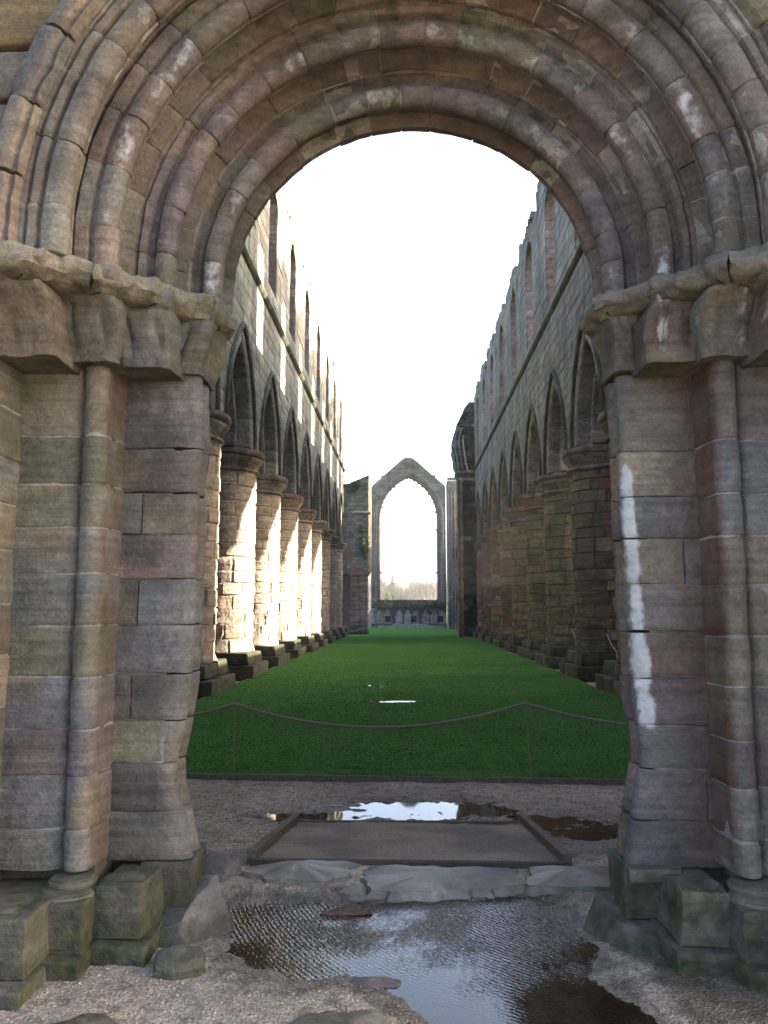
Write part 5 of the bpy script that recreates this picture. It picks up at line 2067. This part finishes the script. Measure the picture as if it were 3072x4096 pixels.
for k, (a_, b_, z0, z1) in enumerate(((4.20, 2.78, 4.06, 4.16), (4.28, 2.72, 4.16, 4.28))):
    p = rblock(boxc(-a_, -b_, 57.85, 59.4, z0, z1), .03, .4, .02, 3., (.26, .15, .12, 0.), None, k, maxn=5)
    mesh_obj("impost", p.v, p.f, M_WALL, NW, p.c, p.m)
p = plainbox(-9., -4.125, 59.0, 59.8, -.2, 4.28, (.16, .12, .115, 0.), .2)
mesh_obj("low_wall", p.v, p.f, M_WALL, NW, p.c, p.m)
# springing of a red arch towards the left
vs = []
for k in range(9):
    a0, a1 = R(0 + k * 9), R(9 + k * 9 - .4)
    pr = [(2.6, 57.9), (3.05, 57.9), (3.05, 58.6), (2.6, 58.6)]
    vs.append(sweep(ccw(pr), [a0, (a0 + a1) / 2, a1], lambda q, t: Vector((-6.75 + q[0] * math.cos(t), q[1], 4.3 + q[0] * math.sin(t))), .01, .02, 2., (*pick([(RED, 2), (PINK, 1)]), 0.), None, k))
emit(NW, "voussoir", vs, M_WALL)
for k in range(2):
    pc = tube([(-2.80 + .12 * k, 57.98 + .3 * k, 4.3), (-2.80 + .12 * k, 57.98 + .3 * k, 11.4 - k)], .075, 6, (.42, .36, .27))  # pale colour paints the sunlit edge of the wall
    mesh_obj("lit_edge_strip", pc.v, pc.f, M_WALL, NW, pc.c, pc.m, 1.)
p = rblock(boxc(-4.05, -2.62, 57.7, 58.2, 8.55, 8.72), .04, .4, .03, 3., (.36, .33, .27, 0.), None, 4, maxn=5)
mesh_obj("string_course", p.v, p.f, M_WALL, NW, p.c, p.m)


def leaf_cloud(centres, n, size, palette, r2, squash=1.):
    V, F, Cc = [], [], []
    for _ in range(n):
        cx, cy, cz, rad = centres[r2.randrange(len(centres))]
        while True:
            q = Vector((r2.uniform(-1, 1), r2.uniform(-1, 1), r2.uniform(-1, 1)))
            if q.length < 1:
                break
        q = q * (.55 + .45 * r2.random()) * rad
        c = Vector((cx + q.x, cy + q.y * squash, cz + q.z))
        s = size * r2.uniform(.6, 1.4)
        d1 = Vector((r2.uniform(-1, 1), r2.uniform(-1, 1), r2.uniform(-1, 1))).normalized() * s
        d2 = Vector((r2.uniform(-1, 1), r2.uniform(-1, 1), r2.uniform(-1, 1))).normalized() * s
        k = len(V)
        V += [c, c + d1, c + d2]
        F.append((k, k + 1, k + 2))
        col = (*pick(palette, r2, .25), 0.)
        Cc += [col] * 3
    return Piece(V, F, Cc)


DG = [((.03, .045, .018), 3), ((.05, .07, .025), 2), ((.02, .03, .014), 2)]
pc = leaf_cloud([(-3.2, 57.85, 6.6, .55), (-3.1, 57.85, 5.9, .45), (-3.3, 57.85, 7.4, .35), (-4.0, 57.85, 10.4, .5), (-3.5, 57.85, 10.7, .4)], 900, .12, DG, random.Random(4), .3)
o = mesh_obj("ivy", pc.v, pc.f, M_LEAF, None, pc.c)
tag(o, "dark ivy clinging to the rubble wall left of the east window", "ivy")
o['kind'] = 'stuff'

# great east window
EW = thing("east_window_wall", "distant gabled east wall pierced by one huge empty pointed window", "window wall", (0, 78, 0))
EX, EY, SILL = .14, 78.0, 2.36
OHW, OSP = 2.84, 10.55                     # opening half width and springing
ERAD = ((14.63 - OSP) ** 2 + OHW ** 2) / (2 * OHW)


def e_half(z, off=0.):
    rr = ERAD + off
    c = ERAD - OHW
    h = z - OSP
    if z < SILL:
        return 0.
    if h < 0:
        return OHW + off
    d = rr * rr - h * h
    return max(0., math.sqrt(d) - c) if d > c * c else 0.


def e_out(z):
    return float(np.interp(z, [-.2, 13.7, 15.2, 16.1, 16.5, 16.64], [3.66, 3.66, 1.95, .95, .45, .15]))


def e_spans(z, off=.55):
    o = e_out(z)
    h = e_half(z, off)
    if h <= 0:
        return [(EX - o, EX + o)]
    if h >= o:
        return []
    return [(EX - o, EX - h), (EX + h, EX + o)]


core = []
zz = -.2
while zz < 16.5:
    A, B = e_spans(zz, .06), e_spans(zz + .25, .06)
    if len(A) != len(B):
        B = A
    for (a0, a1), (b0, b1) in zip(A, B):
        for y_ in (EY, EY + 1.3):
            core.append(quad(Vector((a0, y_, zz)), Vector((a1, y_, zz)), Vector((b1, y_, zz + .25)), Vector((b0, y_, zz + .25)), (.15, .145, .13, 0.), .3))
        core.append(quad(Vector((a0, EY, zz)), Vector((b0, EY, zz + .25)), Vector((b0, EY + 1.3, zz + .25)), Vector((a0, EY + 1.3, zz)), (.15, .14, .12, 0.), .3))
        core.append(quad(Vector((a1, EY, zz)), Vector((b1, EY, zz + .25)), Vector((b1, EY + 1.3, zz + .25)), Vector((a1, EY + 1.3, zz)), (.15, .14, .12, 0.), .3))
    zz += .25
p = plainbox(EX - 3.6, EX + 3.6, EY + .02, EY + 1.28, SILL - .1, SILL, (.12, .12, .08, 0.), .6)
core.append(p)
V, F, Cc, M = merge(core)
mesh_obj("core", V, F, M_WALL, EW, Cc, M)
masonry_plane(EW, lambda u, v, w: Vector((u, EY - w, v)), Vector((0, -1, 0)), e_spans,
              [((.19, .185, .165), 3), ((.14, .14, .13), 2), ((.24, .22, .20), 2)], (.28, .42), (.4, .8),
              lambda u, z: .18 + .3 * noise.noise(Vector((u * .7, z * .5, 2))) + .3 * sstep(14.5, 16, z) + (.45 if 1.35 + .25 * math.sin(u * 5) < z < SILL else 0), zr=(-.1, 16.4), seed=21, prot=(.02, .07))
# moulded orders round the opening
vs = []
for k, (off, dy, rad) in enumerate(((.02, .36, .10), (.20, .18, .10), (.38, .02, .10), (.53, -.04, .07))):
    for sg in (-1, 1):
        path = []
        for z in np.linspace(SILL, OSP, 9):
            path.append(Vector((EX + sg * (OHW + off), EY + dy, z)))
        amax = math.acos((ERAD - OHW) / (ERAD + off))
        for t in np.linspace(0, 1, 14)[1:]:
            an = amax * t
            path.append(Vector((EX + sg * ((ERAD + off) * math.cos(an) - (ERAD - OHW)), EY + dy, OSP + (ERAD + off) * math.sin(an))))
        for a_ in range(0, len(path) - 1, 2):
            seg_ = path[a_:a_ + 3]
            pc = tube(seg_, rad, 6, pick([((.27, .23, .20), 2), ((.22, .20, .185), 2)], rng))
            vs.append(pc)
emit(EW, "window_moulding", vs, M_WALL, smooth=1.)
cus = []
amax = math.acos((ERAD - OHW) / ERAD)
for sg in (-1, 1):
    for t in list(np.linspace(.12, .97, 10)):
        an = amax * t
        c = Vector((EX + sg * (ERAD * math.cos(an) - (ERAD - OHW)), EY + .45, OSP + ERAD * math.sin(an)))
        inn = Vector((-sg * math.cos(an), 0, -math.sin(an)))
        tg = Vector((-sg * math.sin(an), 0, math.cos(an)))
        L = rng.uniform(.08, .22)
        V = []
        for yy in (-.08, .08):
            V += [c + tg * .20 + Vector((0, yy, 0)), c - tg * .20 + Vector((0, yy, 0)), c - tg * .05 + inn * L + Vector((0, yy, 0)), c + tg * .04 + inn * L * .9 + Vector((0, yy, 0))]
        cus.append(Piece(V, [(0, 1, 2, 3), (7, 6, 5, 4), (0, 4, 5, 1), (1, 5, 6, 2), (2, 6, 7, 3), (3, 7, 4, 0)], [(.2, .18, .16, 0.)] * 8))
for z in (9.3, 5.1):
    for sg in (-1, 1):
        x = EX + sg * OHW
        V = []
        for yy in (-.08, .08):
            V += [Vector((x, EY + .45 + yy, z - .12)), Vector((x, EY + .45 + yy, z + .16)), Vector((x - sg * .26, EY + .45 + yy, z + .20)), Vector((x - sg * .2, EY + .45 + yy, z + .08))]
        cus.append(Piece(V, [(0, 1, 2, 3), (7, 6, 5, 4), (0, 4, 5, 1), (1, 5, 6, 2), (2, 6, 7, 3), (3, 7, 4, 0)], [(.2, .18, .16, 0.)] * 8))
emit(EW, "cusp", cus, M_WALL, minpx=2.)
# pale traces of the wall arcade below the sill, dark plates painting the shade of three square recesses
pn = []
k = 0
for grp in (-2.85, -.1, 2.45):
    for i in range(3):
        cx = EX + grp - .82 + i * .82
        outline = [(cx - .34, .25), (cx + .34, .25), (cx + .34, 1.05), (cx + .18, 1.25), (cx + .05, 1.62), (cx - .05, 1.62), (cx - .18, 1.25), (cx - .34, 1.05)]
        V = [Vector((x + .05 * noise.noise(Vector((x * 3, z * 3, 1))), EY - .10, z)) for x, z in outline] + [Vector((x, EY + .02, z)) for x, z in outline]
        m = len(outline)
        F = [tuple(range(m))] + [(i_, m + i_, m + (i_ + 1) % m, (i_ + 1) % m) for i_ in range(m)]
        pn.append(Piece(V, F, [(*pick([((.32, .31, .29), 2), ((.26, .25, .235), 1)]), 0.)] * (2 * m), [.12] * (2 * m)))
        k += 1
emit(EW, "arcade_panel", pn, M_WALL, minpx=2.)
for cx in (-1.9, .62, 3.15):
    p = plainbox(cx - .28, cx + .28, EY - .125, EY - .115, .42, 1.0, (.03, .03, .03, 0.))
    mesh_obj("recess_shade", p.v, p.f, M_WALL, EW, p.c, p.m)
for cx in (-1.42, 1.15):
    pc = tube([(cx, EY - .12, -.1), (cx, EY - .12, 1.5)], .10, 6, (.10, .10, .09))
    mesh_obj("half_shaft", pc.v, pc.f, M_WALL, EW, pc.c, pc.m, 1.)
r2 = random.Random(31)
cl = [(EX - 3.0 + .15 * k, EY + .3, SILL - .03 + .05 * math.sin(k), .16) for k in range(41)]
pc = leaf_cloud(cl, 1500, .10, [((.07, .12, .02), 2), ((.04, .075, .015), 2)], r2)
o = mesh_obj("sill_grass", pc.v, pc.f, M_LEAF, None, pc.c)
o['kind'] = 'stuff'
o['label'] = "bright grass and moss growing along the east window sill"
cl = [(EX - 3.2 + .2 * k, EY - .05, 1.95 - .25 * abs(math.sin(k * 1.3)), .3) for k in range(33)]
pc = leaf_cloud(cl, 1600, .10, DG, r2, .4)
o = mesh_obj("ivy", pc.v, pc.f, M_LEAF, None, pc.c)
o['kind'] = 'stuff'
tag(o, "dark ivy hanging below the east window sill", "ivy")

ST = thing("altar_steps", "two pale stone steps across the lawn end below the east window", "steps", (0, 77, 0))
for nm, (x0, x1, y0, y1, z0, z1) in (("step", (-2.95, 3.25, 76.1, 77.9, -.2, .06)), ("step", (-1.7, 1.9, 76.9, 77.88, .06, .24))):
    p = rblock(boxc(x0 + .2, x1 + .2, y0, y1, z0, z1), .02, .8, .01, 2., (.36, .35, .33, 0.), None, 0, maxn=8)
    mesh_obj(nm, p.v, p.f, M_WALL, ST, p.c, p.m)

for k, (x, y, sx, sy, h, lab) in enumerate([(-3.1, 55.6, .45, .35, .42, "largest dark fallen block lying on the grass at the end of the left arcade"),
                                           (-3.55, 55.9, .3, .2, .22, "low dark fallen slab beside the largest fallen block on the grass"),
                                           (-3.95, 55.6, .22, .25, .34, "small upright dark fallen stone nearest the last left pier"),
                                           (-4.3, 55.0, .4, .3, .6, "broad dark fallen stone leaning by the last left pier")]):
    pts = [(x + sx * math.cos(a_), y + sy * math.sin(a_)) for a_ in [i * math.tau / 7 for i in range(7)]]
    boulder("fallen_stone", lab, "stone", pts, -.2, -.05 + h * .7, .8, (.12, .12, .10), .4, .06, 40 + k * 3, .3, "fallen stones at the end of the left arcade")

# ---------------------------------------------------------------- trees beyond the east window
def limb(p, d, L, r, depth, r2, tubes, twigs, spread):
    n = 3
    pts = [p]
    q = p.copy()
    dd = d.copy()
    for k in range(n):
        dd = (dd + Vector((r2.uniform(-1, 1), r2.uniform(-1, 1), r2.uniform(-.2, .5))) * .16).normalized()
        q = q + dd * (L / n)
        pts.append(q.copy())
    tubes.append(tube(pts, lambda t, r=r: r * (1 - .45 * t), 4 if depth else 5, (.10, .085, .07), False))
    if depth >= 3:
        for _ in range(9):
            t = r2.random()
            b = pts[0].lerp(pts[-1], t)
            e = (dd + Vector((r2.uniform(-1, 1), r2.uniform(-1, 1), r2.uniform(-.4, .9))) * 1.0).normalized() * L * r2.uniform(.5, 1.1)
            s = Vector((r2.uniform(-1, 1), r2.uniform(-1, 1), r2.uniform(-1, 1))).normalized() * .05
            twigs.append((b - s, b + s, b + e))
        return
    for _ in range(3 if depth == 0 else 3):
        t = r2.uniform(.45, 1.) if depth == 0 else r2.uniform(.35, 1.)
        i = min(n - 1, int(t * n))
        b = pts[i].lerp(pts[i + 1], t * n - i)
        nd = (dd + Vector((r2.uniform(-1, 1), r2.uniform(-1, 1), r2.uniform(-.1, .8))) * spread).normalized()
        limb(b, nd, L * r2.uniform(.55, .75), r * .55, depth + 1, r2, tubes, twigs, spread)


TREES = [(-13, 262, 13.0), (-10.5, 250, 12.5), (-8.2, 268, 13.4), (-6.4, 255, 12.6), (-3.1, 264, 11.6), (-1.4, 252, 8.6), (.2, 270, 9.4), (2.0, 256, 10.2),
         (3.6, 266, 11.8), (5.0, 250, 11.6), (6.8, 262, 12.4), (8.4, 254, 12.2), (10.4, 268, 12.8), (12.5, 258, 12.6)]
POSN = ["far left edge", "left edge", "left of the conifer", "close left of the conifer", "right of the conifer", "in the dip", "right of the dip", "second right of the dip",
        "third right of the dip", "centre of the right clump", "tall in the right clump", "second from the right jamb", "at the right jamb", "beyond the right jamb"]
for k, (x, y, h) in enumerate(TREES):
    r2 = random.Random(500 + k)
    T = thing("bare_tree", f"hazy bare winter tree seen through the east window, {POSN[k]}", "tree", (x, y, 0), "bare trees beyond the east window")
    tubes, twigs = [], []
    base_ = Vector((x, y, -.3))
    limb(base_, Vector((0, 0, 1)), h * .42, h * .022, 0, r2, tubes, twigs, .9)
    for _ in range(3):
        limb(base_ + Vector((0, 0, h * r2.uniform(.22, .40))), Vector((r2.uniform(-1, 1), r2.uniform(-1, 1), 1.1)).normalized(), h * .34, h * .014, 1, r2, tubes, twigs, .9)
    ztop = max(max(v.z for v in t) for t in twigs)
    sc = (h + .3) / (ztop + .3)
    V, F, Cc, M = merge(tubes)
    V = [Vector((x + (v.x - x) * sc, y + (v.y - y) * sc, -.3 + (v.z + .3) * sc)) for v in V]
    mesh_obj("trunk", V, F, M_BARK, T, Cc)
    V, F = [], []
    for t in twigs:
        n = len(V)
        V += [Vector((x + (v.x - x) * sc, y + (v.y - y) * sc, -.3 + (v.z + .3) * sc)) for v in t]
        F.append((n, n + 1, n + 2))
    tc = pick([((.072, .070, .066), 2), ((.062, .063, .055), 1), ((.08, .07, .066), 1)], r2)
    mesh_obj("crown", V, F, M_BARK, T, [(*tc, 0.)] * len(V))


def conifer(x, y, h, w, label, seed):
    r2 = random.Random(seed)
    T = thing("conifer", label, "tree", (x, y, 0))
    pc = tube([(x, y, -.3), (x, y, h * .98)], lambda t: .22 * (1 - .92 * t), 6, (.08, .06, .045))
    mesh_obj("trunk", pc.v, pc.f, M_BARK, T, pc.c)
    V, F, Cc = [], [], []
    z = h * .12
    while z < h:
        t = z / h
        rad = w * (1 - t) ** .8 + .12
        for _ in range(int(10 + 14 * (1 - t))):
            a_ = r2.random() * math.tau
            L = rad * r2.uniform(.55, 1.1)
            b = Vector((x, y, z + r2.uniform(-.2, .2)))
            e = b + Vector((math.cos(a_) * L, math.sin(a_) * L, -.22 * L + r2.uniform(-.1, .15)))
            s = Vector((-math.sin(a_), math.cos(a_), 0)) * L * .22
            mdl = b.lerp(e, .55)
            n = len(V)
            V += [b, mdl + s, e, mdl - s - Vector((0, 0, .2))]
            F += [(n, n + 1, n + 2), (n, n + 2, n + 3)]
            Cc += [(*pick(DG, r2, .2), 0.)] * 4
        z += .36
    mesh_obj("crown", V, F, M_LEAF, T, Cc)


conifer(-4.75, 258, 13.6, 2.3, "dark narrow conifer rising above the hazy bare trees", 3)
conifer(-4.0, 266, 11.4, 2.2, "shorter dark conifer close beside the tall narrow one", 5)

YT = thing("leafy_tree", "small sunlit yellow green tree low in the left corner of the east window", "tree", (-3.5, 150, 0))
pc = tube([(-3.25, 150, -.3), (-3.4, 150, 1.6), (-3.6, 150, 3.6)], lambda t: .11 * (1 - .6 * t), 6, (.35, .32, .26))
mesh_obj("trunk", pc.v, pc.f, M_BARK, YT, pc.c)
pc = leaf_cloud([(-3.6, 150, 3.8, .75), (-3.9, 150.2, 3.2, .8), (-4.3, 149.8, 2.6, .9), (-3.7, 150, 4.4, .45)], 1800, .16, [((.15, .20, .035), 2), ((.11, .16, .03), 2), ((.07, .11, .02), 1)], random.Random(8))
mesh_obj("crown", pc.v, pc.f, M_LEAF, YT, pc.c)

# the wood behind, too dense to count
r2 = random.Random(77)
V, F, Cc = [], [], []
for _ in range(42000):
    x = r2.uniform(-60, 60)
    y = r2.uniform(276, 330)
    top = 9.8 + 3.2 * noise.noise(Vector((x * .16, 0, 3.))) + 1.6 * noise.noise(Vector((x * .5, y * .1, 1.))) - 3.0 * math.exp(-((x + 1.4) / 1.6) ** 2)
    z = top * (1 - r2.random() ** 1.6 * .95)
    d1 = Vector((r2.uniform(-1, 1), r2.uniform(-1, 1), r2.uniform(-.3, 1.))).normalized() * r2.uniform(.7, 1.9)
    s = Vector((r2.uniform(-1, 1), r2.uniform(-1, 1), r2.uniform(-1, 1))).normalized() * .09
    n = len(V)
    c = Vector((x, y, z))
    V += [c - s, c + s, c + d1]
    F.append((n, n + 1, n + 2))
    Cc += [(*pick([((.070, .070, .066), 2), ((.055, .06, .055), 2), ((.08, .074, .072), 1)], r2, .2), 0.)] * 3
o = mesh_obj("wood", V, F, M_BARK, None, Cc)
o['kind'] = 'stuff'
o['label'] = "grey mass of bare winter woodland far beyond the east window"

# ---------------------------------------------------------------- haze
hz = plainbox(-440, 440, -440, 440, -1.3, 17.6, (0, 0, 0, 0.))
hm = bpy.data.materials.new("haze")
hm.use_nodes = True
hn = hm.node_tree
hn.nodes.remove(hn.nodes["Principled BSDF"])
pv = hn.nodes.new("ShaderNodeVolumePrincipled")
pv.inputs['Color'].default_value = (.92, .94, 1.0, 1)
pv.inputs['Density'].default_value = .00038
pv.inputs['Anisotropy'].default_value = .3
hn.links.new(pv.outputs[0], hn.nodes["Material Output"].inputs['Volume'])
ho = mesh_obj("haze", hz.v, hz.f, hm)
ho['kind'] = 'stuff'
